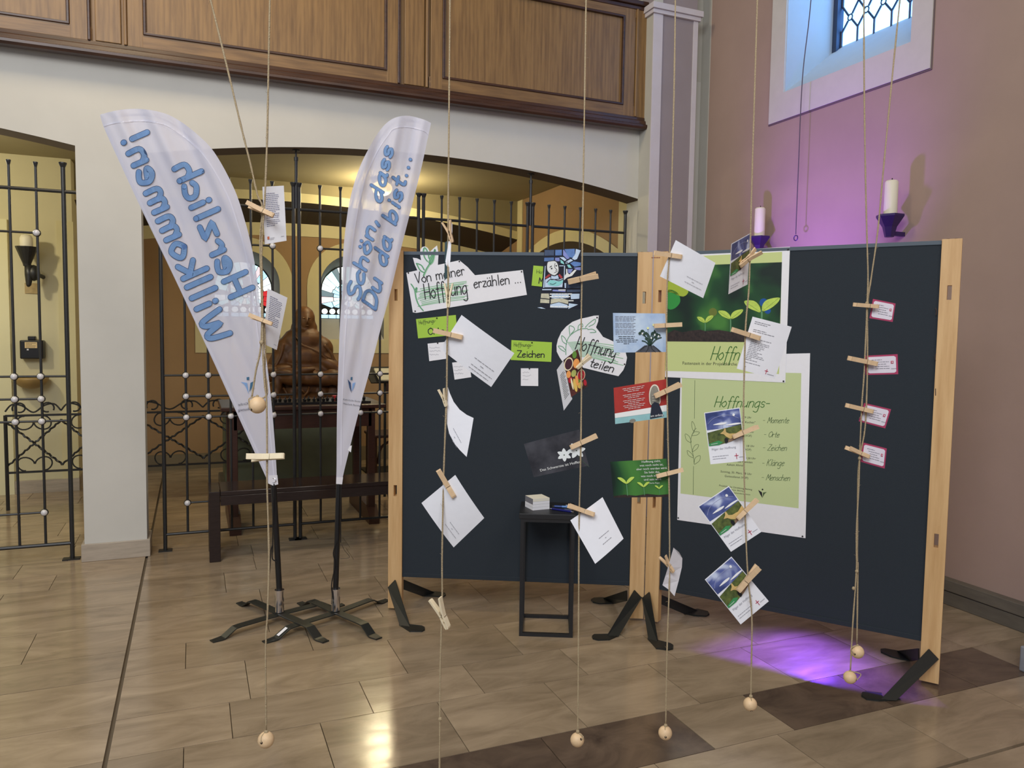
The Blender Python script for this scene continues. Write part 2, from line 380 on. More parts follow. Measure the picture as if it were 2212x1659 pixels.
def tile_mesh(mt):
    me = bpy.data.meshes.new('tile'); mbx = MB().box((0, 0, -1), (1, 1, 0)); me.from_pydata([tuple(v) for v in mbx.v], [], mbx.f); me.materials.append(mt); return me
TM, TMD = tile_mesh(TILE), tile_mesh(TILED)
def add_tile(x0, x1, y0, y1, dark=False, g=.0015):
    o = bpy.data.objects.new('tile', TMD if dark else TM); COL.objects.link(o); o.parent = FLOOR
    o.location = (x0+g, y0+g, random.uniform(-.0004, 0)); o.scale = (x1-x0-2*g, y1-y0-2*g, .012)
rows = [1.35, 1.795, 2.187, 2.49, 2.887, 3.18, 3.57, 3.87, 4.24, 4.543, 4.93, 5.216, 5.51, 5.9, 6.2, 6.6, 6.9, 7.3, 7.6, 8.0, 8.3, 8.76]
known = {1.795: [.93, 1.47, 2.013, 2.543, 3.1, 3.55], 2.187: [.6, 1.17, 1.73, 2.10, 2.62, 3.11, 3.48], 2.49: [-.05, .428, .892, 1.369, 1.89, 2.411, 2.93, 3.45],
         2.887: [.115, .635, 1.10, 1.585, 2.05, 2.52, 3.0, 3.5], 3.18: [.196, .85, 1.4, 1.95, 2.46, 3.0, 3.5], 3.57: [-.05, .50, 1.27, 1.8, 2.35, 2.9, 3.4],
         3.87: [.33, .9, 1.5, 2.1, 2.7, 3.3], 4.24: [.332, 1.0, 1.6, 2.2, 2.75, 3.3], 4.543: [.155, .72, 1.3, 1.9, 2.5, 3.1], 4.93: [.345, .95, 1.5, 2.1, 2.7, 3.25],
         5.216: [.35, .98, 1.6, 2.2, 2.8, 3.4]}
knownL = {3.87: [-.722], 4.24: [-1.1], 4.543: [-.99, -1.6], 4.93: [-.775], 5.216: [-1.002]}
for i in range(len(rows)-1):
    y0, y1 = rows[i], rows[i+1]
    if y0 == 1.795: y0 += .012
    if y1 == 1.795: y1 -= .0
    xs = known.get(rows[i])
    if xs is None:
        xs = []; x = -.3+random.uniform(.2, .7)
        while x < 3.5: xs.append(x); x += random.uniform(.5, .68)
    xs = [-.292]+xs+[XB+.02]
    for a, b in zip(xs[:-1], xs[1:]):
        dark = (rows[i] == 2.187 and (b <= 1.74 or (a >= 2.0 and b <= 3.5)))
        add_tile(a, b, y0, y1, dark)
    xl = knownL.get(rows[i]); lim = -2.6
    if xl is None:
        xl = []; x = -.3-random.uniform(.35, .65)
        while x > lim+.3: xl.append(x); x -= random.uniform(.55, .75)
    else:
        x = xl[-1]-.6
        while x > lim+.3: xl.append(x); x -= .62
    xl = [-.305]+xl+[lim]
    for b, a in zip(xl[:-1], xl[1:]): add_tile(a, b, y0, y1)
# ---- arcaded wall with two segmental openings, pillar between
def arch_r(x): return 2.771-(x-1.55)**2*.0536
def arch_l(x): return 2.752-(x+2.3)**2*.0556
XL0, XL1, XR0, XR1 = -3.6, -.655, -.295, 3.39
mb = MB()
def arcade(x0, x1, fn, n):
    xs = [x0+(x1-x0)*i/n for i in range(n+1)]
    for a, b in zip(xs[:-1], xs[1:]):
        za, zb = fn(a), fn(b)
        mb.add([(a,YA,za),(b,YA,zb),(b,YA,3.6),(a,YA,3.6)], [(0,1,2,3)], WHITE)
        mb.add([(a,YA2,za),(b,YA2,zb),(b,YA2,3.6),(a,YA2,3.6)], [(3,2,1,0)], WHITE)
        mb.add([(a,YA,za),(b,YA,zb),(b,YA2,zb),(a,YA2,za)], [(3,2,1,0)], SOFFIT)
arcade(XL0, XL1, arch_l, 16); arcade(XR0, XR1, arch_r, 30)
mb.box((XL1, YA, 0), (XR0, YA2, 3.6), WHITE); mb.box((XR1, YA, 0), (XB, YA2, 3.6), WHITE)
WA = struct(mb.build('wall_front', None))
# upper wall of the bay beside the parapet
mb = MB(); mb.box((3.37, YA, 3.6), (XB, YA2, 6.2)); struct(mb.build('wall_bay_corner', GREY_TRIM))
mb = MB()   # skirting round the pillar foot
t = .018
mb.box((XL1-t, YA-t, 0), (XR0+t, YA+.0, .112)); mb.box((XR0, YA, 0), (XR0+t, YA2+t, .112)); mb.box((XL1-t, YA, 0), (XL1, YA2+t, .112))
struct(mb.build('baseboard_pillar', STONE, bevel=.003))
mb = MB(); mb.box((XR1+.0, YA-.02, 0), (XB, YA, .112)); struct(mb.build('baseboard_front', STONE))
# ---- pilaster in the corner
YP = 5.30; PX0, PX1 = 3.362, 3.772
mb = MB(); mb.box((PX0, YP, 0), (PX1, YA, 4.03), GREY_TRIM)
mb.box((PX0-.004, YP-.012, 0), (PX0+.082, YP, 4.03), PINKWHITE); mb.box((PX1-.038, YP-.012, 0), (PX1+.004, YP, 4.03), PINKWHITE)
mb.box((PX0+.082, YP-.003, 0), (PX1-.038, YP, 4.03), PILMAUVE)
mb.box((PX0-.03, YP-.045, 4.03), (PX1+.03, YA, 4.075), PINKWHITE); mb.box((PX0-.018, YP-.028, 4.00), (PX1+.018, YA, 4.03), PINKWHITE)
mb.box((PX0, YP, 4.075), (PX1, YA, 6.2), PILMAUVE); mb.box((PX0-.003, YP-.01, 4.075), (PX0+.08, YP, 6.2), GREY_TRIM)
struct(mb.build('trim_1', None, bevel=.003))
# ---- right wall with window opening
mb = MB(); T = .55
WY0, WY1, WZ0, WZ1 = 3.407, 4.467, 3.243, 4.95
for lo, hi in (((XB, -1.5, 0), (XB+T, YA2+.2, WZ0)), ((XB, -1.5, WZ1), (XB+T, YA2+.2, 6.2)), ((XB, -1.5, WZ0), (XB+T, WY0, WZ1)), ((XB, WY1, WZ0), (XB+T, YA2+.2, WZ1))):
    mb.box(lo, hi)
WB = struct(mb.build('wall_right', MAUVE))
mb = MB(); mb.box((XB-.006, 5.35, 0), (XB, YA, 6.2), GREY_TRIM); struct(mb.build('trim_2', None))
mb = MB()   # two-step skirting
mb.box((XB-.05, 1.2, 0), (XB, YA, .078)); mb.box((XB-.058, 1.2, .082), (XB, YA, .145)); struct(mb.build('baseboard_right', DARKSTONE, bevel=.004))
# window
FR = mat('window_surround_paint', (205, 202, 194), .85, noise=.03, nscale=10, bump=.15)
LINEB = mat('surround_edge_line', (112, 98, 96), .8)
REV = mat('window_reveal_paint', (184, 196, 204), .85, noise=.02, nscale=8, bump=.1)
mb = MB(); F0, F1, G0 = 3.268, 4.612, 3.05
def frame_band(mb, a0, a1, z0, z1, b0, b1, c0, c1, x0, x1, mt):
    mb.box((x0, a0, z0), (x1, a1, c0), mt); mb.box((x0, a0, c0), (x1, b0, z1), mt); mb.box((x0, b1, c0), (x1, a1, z1), mt)
frame_band(mb, F0-.008, F1+.008, G0-.010, 5.2, WY0-.02, WY1+.02, WZ0-.01, 0, XB-.006, XB, LINEB)
frame_band(mb, F0, F1, G0, 5.2, WY0, WY1, WZ0, 0, XB-.012, XB, FR)
W1 = struct(mb.build('window_1', None))
XG = 4.40; GZ = 3.605
mb = MB()   # sloping sill and reveals
mb.slab([(XB-.004, WY0, WZ0+.0), (XB-.004, WY1, WZ0+.0), (XG+.1, WY1, GZ+.075), (XG+.1, WY0, GZ+.075)], (0, 0, -.02))
mb.build('sill', REV, W1)
mb = MB(); mb.box((XB, WY1-.004, WZ0), (XG+.1, WY1, WZ1)); mb.box((XB, WY0, WZ0), (XG+.1, WY0+.004, WZ1)); mb.box((XB, WY0, WZ1-.004), (XG+.1, WY1, WZ1)); mb.build('reveal', REV, W1)
LEAD = mat('lead_came', (60, 72, 96), .5, .4)
GLASSL = mat('bright_window_glass', (235, 245, 255), .3, emit=(112, 184, 255), estr=4.2)
mb = MB(); mb.box((XG-.03, WY1-.045, GZ-.06), (XG+.03, WY1-.004, WZ1)); mb.box((XG-.02, WY0, WZ1-.04), (XG+.02, WY1, WZ1)); mb.build('window_frame', LEAD, W1)
mb = MB(); mb.box((XG+.03, WY0, GZ-.06), (XG+.035, WY1-.02, WZ1)); mb.build('glass_pane', GLASSL, W1)
cy = [wx(x, 60, XG).y for x in (1849.8, 1885.9, 1922.9, 1960.9)]; sp = (cy[0]-cy[3])/3; cols = [cy[0]+sp*k for k in (1, 0, -1, -2, -3, -4, -5, -6, -7)]
z1 = wx(1849.8, 56, XG).z; zc = wx(1835, 36, XG).z; dz = (zc-z1)
def leadbar(a, b, r=.0075):
    mb = MB(); mb.tube([(XG+.012, a[0], a[1]), (XG+.012, b[0], b[1])], r, 6); mb.build('lead_bar', LEAD, W1)
for c in cols: leadbar((c, GZ-.04), (c, z1))
for lvl in range(3):
    zb = z1+lvl*dz*3.2
    for i, c in enumerate(cols):
        for s in (1, -1):
            mc = c+s*sp/2
            if mc > WY1-.03 or mc < WY0: 
                leadbar((c, zb), (c+s*sp*.45, zb+dz*.9)); continue
            leadbar((c, zb), (mc-s*sp*.12, zb+dz*.78))
            leadbar((c, zb+dz*2.1), (mc-s*sp*.12, zb+dz*1.22))
            if s == 1:
                rr = .021; mb = MB(); mb.tube([(XG+.012, mc+rr*math.cos(t*.524), zb+dz+rr*math.sin(t*.524)) for t in range(12)], .005, 6, closed=True); mb.build('lead_ring', LEAD, W1)
        leadbar((c, zb+dz*2.1), (c, zb+dz*3.2))
# ---- nave ceiling
mb = MB(); mb.box((-3.6, -3.0, 6.2), (XB+.5, YA2, 6.3)); struct(mb.build('ceiling', WHITE))
# ---- chapel shell
mb = MB(); mb.box((-3.6, YA2, ZC), (XS+.3, YB1+.02, ZC+.06)); struct(mb.build('ceiling_chapel', CHAPCEIL))
def arch1(x): return 2.865-(x-.9)**2*.037
def arch2(x): return 2.645-(x-1.2)**2*.045
mb = MB(); xs = [-3.6+i*(XS+3.6)/40 for i in range(41)]
tw = .09
for a, b in zip(xs[:-1], xs[1:]):
    za, zb = arch1(a), arch1(b); ia, ib = za-tw, zb-tw; ja, jb = arch2(a), arch2(b)
    mb.add([(a,YB1,za),(b,YB1,zb),(b,YB1,ZC),(a,YB1,ZC)], [(0,1,2,3)], CHAPCEIL)
    mb.add([(a,YB1-.01,ia),(b,YB1-.01,ib),(b,YB1-.01,zb),(a,YB1-.01,za)], [(0,1,2,3)], CREAM)
    mb.add([(a,YB1-.01,ia),(b,YB1-.01,ib),(b,YB2,jb),(a,YB2,ja)], [(3,2,1,0)], DARKSHADE)
    mb.add([(a,YB2-.012,ja-.135),(b,YB2-.012,jb-.135),(b,YB2-.012,jb),(a,YB2-.012,ja)], [(0,1,2,3)], CREAM)
struct(mb.build('wall_vault', None))
NIC = [(.52, .50), (1.67, .50)]; NZ = 1.97; NB = 1.23; IN = .36; IB = 1.385; IZ = 1.97; RY = YB2+.30
# brown back wall with two niche openings (radius IN)
mb = MB(); edges = [-1.05]
def niche_top(x):
    for c, _ in NIC:
        if abs(x-c) < IN: return IZ+math.sqrt(IN*IN-(x-c)**2)
    return None
xs = [-1.6]
for c, _ in NIC: xs += [c-IN*math.cos(math.pi*i/24) for i in range(25)]
xs += [XS+.3]
for a, b in zip(xs[:-1], xs[1:]):
    mid = (a+b)/2
    if niche_top(mid) is None: mb.add([(a,YB2,0),(b,YB2,0),(b,YB2,ZC),(a,YB2,ZC)], [(0,1,2,3)], CHAPBROWN)
    else:
        c = min(NIC, key=lambda q: abs(q[0]-mid))[0]
        za = IZ+math.sqrt(max(0, IN*IN-(a-c)**2)); zb = IZ+math.sqrt(max(0, IN*IN-(b-c)**2))
        mb.add([(a,YB2,0),(b,YB2,0),(b,YB2,IB),(a,YB2,IB)], [(0,1,2,3)], CHAPBROWN)
        mb.add([(a,YB2,za),(b,YB2,zb),(b,YB2,ZC),(a,YB2,ZC)], [(0,1,2,3)], CHAPBROWN)
WCB = struct(mb.build('wall_chapel_back', None))
GREYREV = mat('niche_reveal_grey', (120, 116, 106), .9, noise=.04, nscale=5)
SILLG = mat('niche_sill_grey', (170, 166, 154), .9, noise=.04, nscale=5)
PANEC = [mat('glass_cyan', (150, 220, 230), .3, emit=(176, 228, 232), estr=1.7), mat('glass_white', (230, 240, 240), .3, emit=(226, 240, 242), estr=1.7),
         mat('glass_pale_blue', (160, 200, 230), .3, emit=(160, 200, 226), estr=1.5), mat('glass_grey', (110, 130, 140), .3, emit=(100, 122, 134), estr=.9),
         mat('glass_pink', (230, 200, 205), .3, emit=(232, 206, 212), estr=1.1), mat('glass_red', (200, 40, 40), .3, emit=(196, 40, 44), estr=1.0)]
LEADD = mat('dark_lead', (14, 16, 20), .7)
SUR = mat('niche_surround_cream', (206, 196, 152), .9, noise=.03, nscale=6)
for wi, (c, R) in enumerate(NIC):
    # painted surround band, slightly proud
    mb = MB(); y = YB2-.008
    outer = [(c-R, NB)]+[(c-R*math.cos(math.pi*i/24), NZ+R*math.sin(math.pi*i/24)) for i in range(25)]+[(c+R, NB)]
    inner = [(c-IN, IB)]+[(c-IN*math.cos(math.pi*i/24), IZ+IN*math.sin(math.pi*i/24)) for i in range(25)]+[(c+IN, IB)]
    n = len(outer)
    for i in range(n-1): mb.add([(outer[i][0],y,outer[i][1]),(outer[i+1][0],y,outer[i+1][1]),(inner[i+1][0],y,inner[i+1][1]),(inner[i][0],y,inner[i][1])], [(0,1,2,3)])
    mb.add([(c-R,y,NB),(c+R,y,NB),(c+IN,y,IB),(c-IN,y,IB)], [(0,1,2,3)])
    W = struct(mb.build('window_%d' % (wi+2), SUR))
    # splayed reveal to the glass
    gr = .31; gb = 1.62; gz = 1.93; mb = MB()
    gl = [(c-gr, gb)]+[(c-gr*math.cos(math.pi*i/24), gz+gr*math.sin(math.pi*i/24)) for i in range(25)]+[(c+gr, gb)]
    for i in range(n-1): mb.add([(inner[i][0],y,inner[i][1]),(inner[i+1][0],y,inner[i+1][1]),(gl[i+1][0],RY,gl[i+1][1]),(gl[i][0],RY,gl[i][1])], [(3,2,1,0)], GREYREV)
    mb.add([(c-IN,y,IB),(c+IN,y,IB),(c+gr,RY,gb),(c-gr,RY,gb)], [(0,1,2,3)], SILLG)
    mb.build('reveal', None, W, smooth=False)
    mb = MB(); mb.slab([(x, RY, z) for x, z in gl], (0, .02, 0)); mb.build('lead_net', LEADD, W)
    # glass pieces: radiating field, ribs and a lower band of flowers
    rr = random.Random(3+wi)
    def pane(poly, mt):
        mb = MB(); mb.slab([(x, RY-.004, z) for x, z in poly], (0, .003, 0)); mb.build('glass_pane', mt, W)
    cx_, cz_ = c+.02, 1.86
    def rmax(a):   # distance to outline
        dx, dz = math.cos(a), math.sin(a); t = .02
        while t < .8:
            x, z = cx_+dx*t, cz_+dz*t
            if abs(x-c) > gr-.006 or z < gb+.12 or (z > gz and (x-c)**2+(z-gz)**2 > (gr-.006)**2): break
            t += .006
        return t-.006
    sect = 26; a0 = 0
    angs = sorted([2*math.pi*i/sect+rr.uniform(-.05, .05) for i in range(sect)])
    for i, a in enumerate(angs):
        b = angs[(i+1) % sect]+(2*math.pi if i == sect-1 else 0); g = .016
        ra, rb = rmax(a), rmax(b); cuts = [.03, .10+rr.uniform(-.01, .02), .19+rr.uniform(-.02, .02), 9]
        for k in range(3):
            i0 = cuts[k]; 
            o0, o1 = min(cuts[k+1], ra), min(cuts[k+1], rb)
            if min(o0, o1) < i0+.02: continue
            if k == 0 and i % 2: continue
            aa, bb = (a, b) if k else (a, angs[(i+2) % sect]+(2*math.pi if i+2 >= sect else 0))
            gg = g*.10/max(i0, .05)
            mt = PANEC[rr.choice([0, 0, 1, 1, 2, 3, 4, 1] if k == 2 else [0, 1, 2, 1, 0, 3])]
            if wi == 0 and i in (24, 25, 0) and k == 2: mt = PANEC[5]
            pane([(cx_+math.cos(aa+gg)*(i0+.004), cz_+math.sin(aa+gg)*(i0+.004)), (cx_+math.cos(aa+gg)*(o0-.004), cz_+math.sin(aa+gg)*(o0-.004)),
                  (cx_+math.cos(bb-gg)*(o1-.004), cz_+math.sin(bb-gg)*(o1-.004)), (cx_+math.cos(bb-gg)*(i0+.004), cz_+math.sin(bb-gg)*(i0+.004))], mt)
    pane([(cx_+.024*math.cos(t*.7854), cz_+.024*math.sin(t*.7854)) for t in range(8)], PANEC[1])
    for k in range(7):   # flower band at the foot
        x0 = c-gr+.008+k*(2*gr-.01)/7; x1 = x0+(2*gr-.01)/7-.007
        pane([(x0, gb+.005), (x1, gb+.005), (x1, gb+.045), (x0, gb+.045)], PANEC[2])
        xm = (x0+x1)/2; pane([(xm+.034*math.cos(t*.628), gb+.083+.032*math.sin(t*.628)) for t in range(10)], PANEC[1])
# window daylight glow entering through the leaded panes is the panes' own emission
mb = MB(); mb.box((-1.05, YB2-.03, 0), (XS, YB2, .16)); struct(mb.build('baseboard_back', mat('chapel_skirting', (120, 108, 84), .6, noise=.1, nscale=5)))
# chapel right wall, strips, arch with a flat dark infill
mb = MB(); mb.box((XS, YA2, 0), (XS+.1, YB2, ZC), CHAPBROWN); struct(mb.build('wall_chapel_right', None))
mb = MB(); mb.box((XS-.012, YA2, 0), (XS, YA2+.16, ZC), CREAM); mb.box((XS-.012, YB1-.14, 0), (XS, YB1, ZC), CREAM)
def arch3(y): return 2.52-(y-7.0)**2*.22
ys = [YA2+.16+i*(YB1-.14-YA2-.16)/20 for i in range(21)]
for a, b in zip(ys[:-1], ys[1:]):
    mb.add([(XS-.01,a,arch3(a)-.12),(XS-.01,b,arch3(b)-.12),(XS-.01,b,arch3(b)),(XS-.01,a,arch3(a))], [(0,1,2,3)], CREAM)
    mb.add([(XS-.006,a,1.6),(XS-.006,b,1.6),(XS-.006,b,arch3(b)-.12),(XS-.006,a,arch3(a)-.12)], [(0,1,2,3)], DARKSHADE)  # recess shade put in as a flat dark sheet
struct(mb.build('trim_3', None))
# left room wall
LR = mat('left_room_wall', (212, 204, 168), .9, noise=.02, nscale=5, bump=.1)
mb = MB(); mb.box((-3.6, 7.9, 0), (-.985, YB2+.1, ZC)); struct(mb.build('wall_left_room', LR))
mb = MB(); mb.box((-1.105, 7.885, 0), (-.975, 7.9, 2.42), CREAM); struct(mb.build('trim_4', None))
mb = MB(); mb.box((-3.6, 7.872, 0), (-.972, 7.9, .115)); mb.box((-1.0, 7.88, 0), (-.972, YB2, .115)); struct(mb.build('baseboard_left_room', STONE))
x0 = wy(20, 600, 7.9).x; zt = wy(5, 474, 7.9).z
mb = MB(); mb.box((-2.6, 7.86, .0), (x0, 7.9, zt)); struct(mb.build('door_1', mat('pale_door_paint', (226, 220, 180), .7)))
mb = MB(); mb.box((-3.7, YA, 0), (-3.6, YB2, 6.2)); struct(mb.build('wall_left', LR))
# gallery behind the parapet
mb = MB(); mb.box((-3.6, 7.6, ZC+.06), (XB, 7.7, 6.2)); struct(mb.build('wall_gallery', mat('gallery_wall_paint', (150, 158, 140), .9)))
# ================================================================== GALLERY PARAPET
YF = 5.42
PAR = empty('gallery_parapet', (1.2, YF, 3.13), 'panelled oak gallery parapet across the top above the white arches', 'parapet')
def pb(name, mt, lo, hi, bev=.003):
    return MB().box(lo, hi).build(name, mt, PAR, bevel=bev)
XE = 3.372
pb('backing', OAK, (-3.4, YF, 3.16), (XE, YF+.05, 4.12), 0)
prof = [(0, 3.125), (-.062, 3.125), (-.072, 3.14), (-.072, 3.156), (-.05, 3.166), (-.045, 3.19), (-.03, 3.20), (-.026, 3.222), (0, 3.225)]
mb = MB(); n = len(prof); mb.add([(-3.4, YF+a, z) for a, z in prof]+[(XE+.02, YF+a, z) for a, z in prof], [(i, (i+1) % n, n+(i+1) % n, n+i) for i in range(n)]+[tuple(range(n-1, -1, -1)), tuple(range(n, 2*n))])
mb.build('base_moulding', OAKDARK, PAR)
mb = MB(); mb.box((-3.4, YF-.05, 4.08), (XE+.01, YF+.12, 4.115)); mb.box((-3.4, YF-.03, 4.05), (XE, YF, 4.08)); mb.build('top_moulding', OAKDARK, PAR, bevel=.006)
for a, b in ((-2.1, -.545), (-.35, 1.354), (1.574, XE)):
    pb('rail', OAKH, (a, YF-.022, 3.222), (b, YF, 3.305)); pb('rail', OAKH, (a, YF-.022, 3.985), (b, YF, 4.055))
bays = [(-2.05, -.66), (-.262, 1.270), (1.672, 3.165)]
narrow = [(-.525, -.385), (1.396, 1.540)]
for a, b in ((-.66, -.560), (-.35, -.262), (1.270, 1.352), (1.585, 1.672), (3.165, 3.262), (-2.15, -2.05), (3.29, XE)):
    pb('stile', OAK, (a, YF-.0225, 3.222), (b, YF, 4.055))
for a, b in bays:
    pb('panel', OAK, (a, YF-.006, 3.30), (b, YF+.002, 3.99), 0)
    mb = MB()
    for lo, hi in (((a, YF-.03, 3.300), (b, YF-.004, 3.318)), ((a, YF-.03, 3.972), (b, YF-.004, 3.99)), ((a, YF-.0302, 3.300), (a+.018, YF-.004, 3.99)), ((b-.018, YF-.0302, 3.300), (b, YF-.004, 3.99))): mb.box(lo, hi)
    mb.build('panel_moulding', OAKDARK, PAR, bevel=.004)
for a, b in narrow:
    pb('panel', OAK, (a, YF-.018, 3.228), (b, YF+.001, 4.03), .004)
for x in (-.558, -.36, 1.354, 1.556, 3.276):
    pb('upright_moulding', OAKDARK if x in (-.558, 1.354) else OAK, (x-.009, YF-.034, 3.222), (x+.009, YF, 4.055), .005)
# ================================================================== IRON SCREEN
YS = 5.55
def bar(parent, x, z0, z1, r=.008, knobtop=True, y=YS, name='bar'):
    mb = MB(); pts = [(x, y, z0), (x, y, z1-.03)]; rs = [r, r]
    if knobtop: pts += [(x, y, z1-.006), (x, y, z1)]; rs += [r*1.75, r*1.7]
    mb.tube(pts, rs, 10); return mb.build(name, IRON, parent, smooth=False)
def rail(parent, x0, x1, z, r=.007):
    mb = MB(); mb.tube([(x0, YS, z), (x1, YS, z)], r, 8); return mb.build('rail', IRON, parent)
def knob(parent, x, z):
    mb = MB(); mb.ball((x, YS, z), .024, 12, IRON); mb.ball((x, YS-.012, z), (.0195, .016, .0195), 14, KNOB); return mb.build('knob', None, parent, smooth=True)
def screen(label, xa, xb, rows_, leaf_low=None, foot=(True, True)):
    g = empty('iron_screen', ((xa+xb)/2, YS, 0), label, 'iron screen', 'leaves of the iron screen under the wide arch')
    for i, x in enumerate((xa, xb)):
        o = bar(g, x, 0.006, 2.506, .0125, name='post')
        if foot[i]: MB().box((x-.042, YS-.03, 0), (x+.042, YS+.03, .007)).build('foot_plate', IRON, g)
    xs = [xa+(xb-xa)*k/6 for k in range(1, 6)]
    for x in xs: bar(g, x, .108, 2.502)
    rail(g, xa, xb, 2.325, .010); rail(g, xa, xb, .110, .010)
    for z, a, b, balls in rows_:
        fx = lambda t: xa+(xb-xa)*t/6
        rail(g, fx(a), fx(b), z)
        for t in balls: knob(g, fx(t), z)
    return g
screen('black iron screen leaf directly right of the white pillar, with knobbed bars', -.19, .652, [(1.178, 0, 6, (1, 2, 5)), (1.037, 1, 6, (1, 2, 5)), (.896, 0, 6, (1, 2, 3, 5)), (.316, 1, 5, (1, 5)), (2.064, 3, 5, (5,))])
screen('iron screen leaf behind the upright narrow feather flag and the dark bench', .690, 1.545, [(1.178, 0, 6, (1, 4)), (1.037, 1, 6, (1, 4)), (.896, 0, 6, (1, 3, 4)), (2.064, 1, 3, (1,)), (.316, 1, 5, (1,))])
screen('iron screen leaf whose bar tops rise above the left pinboard', 1.583, 2.422, [(1.178, 0, 6, (1, 4)), (1.037, 0, 5, (1, 4)), (.896, 0, 6, (1, 4))])
screen('rightmost iron screen leaf, ending at the corner of the arch', 2.466, 3.300, [(1.178, 0, 6, (1, 5)), (1.037, 0, 5, (1, 5)), (.896, 0, 6, (1, 5))])
for x, lab in ((.672, 'tall thin iron pole rising to the arch between the two feather flags'), (2.445, 'tall thin iron pole rising to the arch above the middle of the left pinboard')):
    mb = MB(); zt = arch_r(x); mb.tube([(x, YS, 2.33), (x, YS, zt-.065), (x, YS, zt-.06), (x, YS, zt)], [.011, .011, .007, .007], 8); mb.tube([(x, YS, zt-.008), (x, YS, zt)], .026, 10)
    mb.tube([(x, YS, zt-.075), (x, YS, zt-.05)], .015, 8)
    tag(mb.build('iron_pole', IRON, loc=(x, YS, 2.33)), lab, 'pole')
# left screen
g = empty('iron_screen', (-1.5, YS, 0), 'iron screen with white knobs in the left archway', 'iron screen')
bar(g, -.735, .006, 2.508, .0135, name='post'); MB().box((-.79, YS-.03, 0), (-.69, YS+.03, .007)).build('foot_plate', IRON, g)
for k in range(10): bar(g, -.881-.1415*k, .105, 2.498)
rail(g, -2.4, -.655, 2.33, .011); rail(g, -2.4, -.735, .105, .012)
for z, a in ((1.178, -.735), (1.037, -.885), (.896, -.735), (2.066, -.885), (.316, -.885)):
    rail(g, -2.4, a, z)
    for k in range(8 if z < 1.5 and z > .5 else 1):
        if k in (2, 3): continue
        knob(g, -.884-.1415*k, z)
# ================================================================== CHAPEL FURNITURE
# scroll railing in front of the back wall
YR = 7.2
def scroll_rail(x0, x1, label):
    g = empty('scroll_railing', ((x0+x1)/2, YR, 0), label, 'railing', 'wrought iron scroll railings in the chapel')
    zt, zb = wy(400, 888, YR).z, wy(400, 1003, YR).z
    for x in (x0, x1):
        MB().tube([(x, YR, 0), (x, YR, zt)], .014, 8).build('post', IRON, g)
    MB().box((x0, YR-.012, zt-.012), (x1, YR+.012, zt+.004)).build('top_rail', IRON, g)
    MB().box((x0, YR-.01, zb-.008), (x1, YR+.01, zb+.008)).build('bottom_rail', IRON, g)
    n = max(1, round((x1-x0)/.44)); s = (x1-x0)/n
    for k in range(n):
        a = x0+k*s; c = a+s/2; zm = (zt+zb)/2
        for p, q in (((a, zt-.05), (a+s, zb+.05)), ((a+s, zt-.05), (a, zb+.05))):
            mb = MB(); N_ = 30; mb.tube([(p[0]+(q[0]-p[0])*t/N_, YR+.006*math.sin(t*2.2), p[1]+(q[1]-p[1])*t/N_+.006*math.cos(t*2.2)) for t in range(N_+1)], .0085, 6); mb.build('cross_bar', IRON, g)
        for sx in (-1, 1):
            for zz, sz in ((zt-.03, -1), (zb+.03, 1)):
                cc = c+sx*.0; pts = []
                for t in range(15):
                    an = math.pi*1.55*t/14; r = .085*(1-.35*t/14)
                    pts.append((cc+sx*(.07-r*math.cos(an)*.8+.0), YR, zz+sz*(.035+.055*math.sin(an)*1.0)))
                MB().tube(pts, .006, 6).build('scroll', IRON, g)
            # crest scrolls above the top rail
            pts = []
            for t in range(16):
                an = -math.pi*.15+math.pi*1.75*t/15; r = .05*(1-.3*t/15)
                pts.append((c+sx*(s*.25)+sx*r*math.cos(an), YR, zt+.055+r*math.sin(an)*.95))
            MB().tube(pts, .0065, 6).build('crest_scroll', IRON, g)
        mb = MB(); mb.tube(spline([(a, YR, zt+.03), (a+s*.12, YR, zt+.085), (a+s*.3, YR, zt+.075), (c, YR, zt+.02), (a+s*.7, YR, zt+.075), (a+s*.88, YR, zt+.085), (a+s, YR, zt+.03)], 5), .0065, 6); mb.build('crest_wave', IRON, g)
scroll_rail(-.46, .60, 'black wrought iron scroll railing seen through the screen right of the pillar')
scroll_rail(-1.40, -.62, 'black wrought iron scroll railing seen just left of the white pillar')
# altar table (long dark wooden table with trestle feet)
TX0, TX1, TY0, TY1 = .235, 1.30, 5.85, 6.55; TZ = wy(700, 876, 5.85).z
g = empty('wooden_table', ((TX0+TX1)/2, 6.2, 0), 'dark red-brown wooden table with trestle feet behind the iron screen', 'table')
MB().box((TX0-.06, TY0, TZ-.03), (TX1+.08, TY1, TZ)).build('table_top', REDWOOD, g, bevel=.006)
MB().box((TX0+.03, TY0+.03, TZ-.17), (TX1-.03, TY0+.055, TZ-.03)).build('apron', REDWOOD, g)
MB().box((TX0+.03, TY1-.055, TZ-.17), (TX1-.03, TY1-.03, TZ-.03)).build('apron', REDWOOD, g)
for x in (TX0, TX1-.055):
    for y in (TY0+.03, TY1-.09): MB().box((x, y, .10), (x+.055, y+.06, TZ-.03)).build('leg', REDWOOD, g, bevel=.004)
    MB().slab([(x-.01, TY0-.06, .0), (x-.01, TY1+.06, .0), (x-.01, TY1+.06, .05), (x-.01, TY1-.05, .13), (x-.01, TY0+.05, .13), (x-.01, TY0-.06, .05)], (.08, 0, 0)).build('foot', REDWOOD, g)
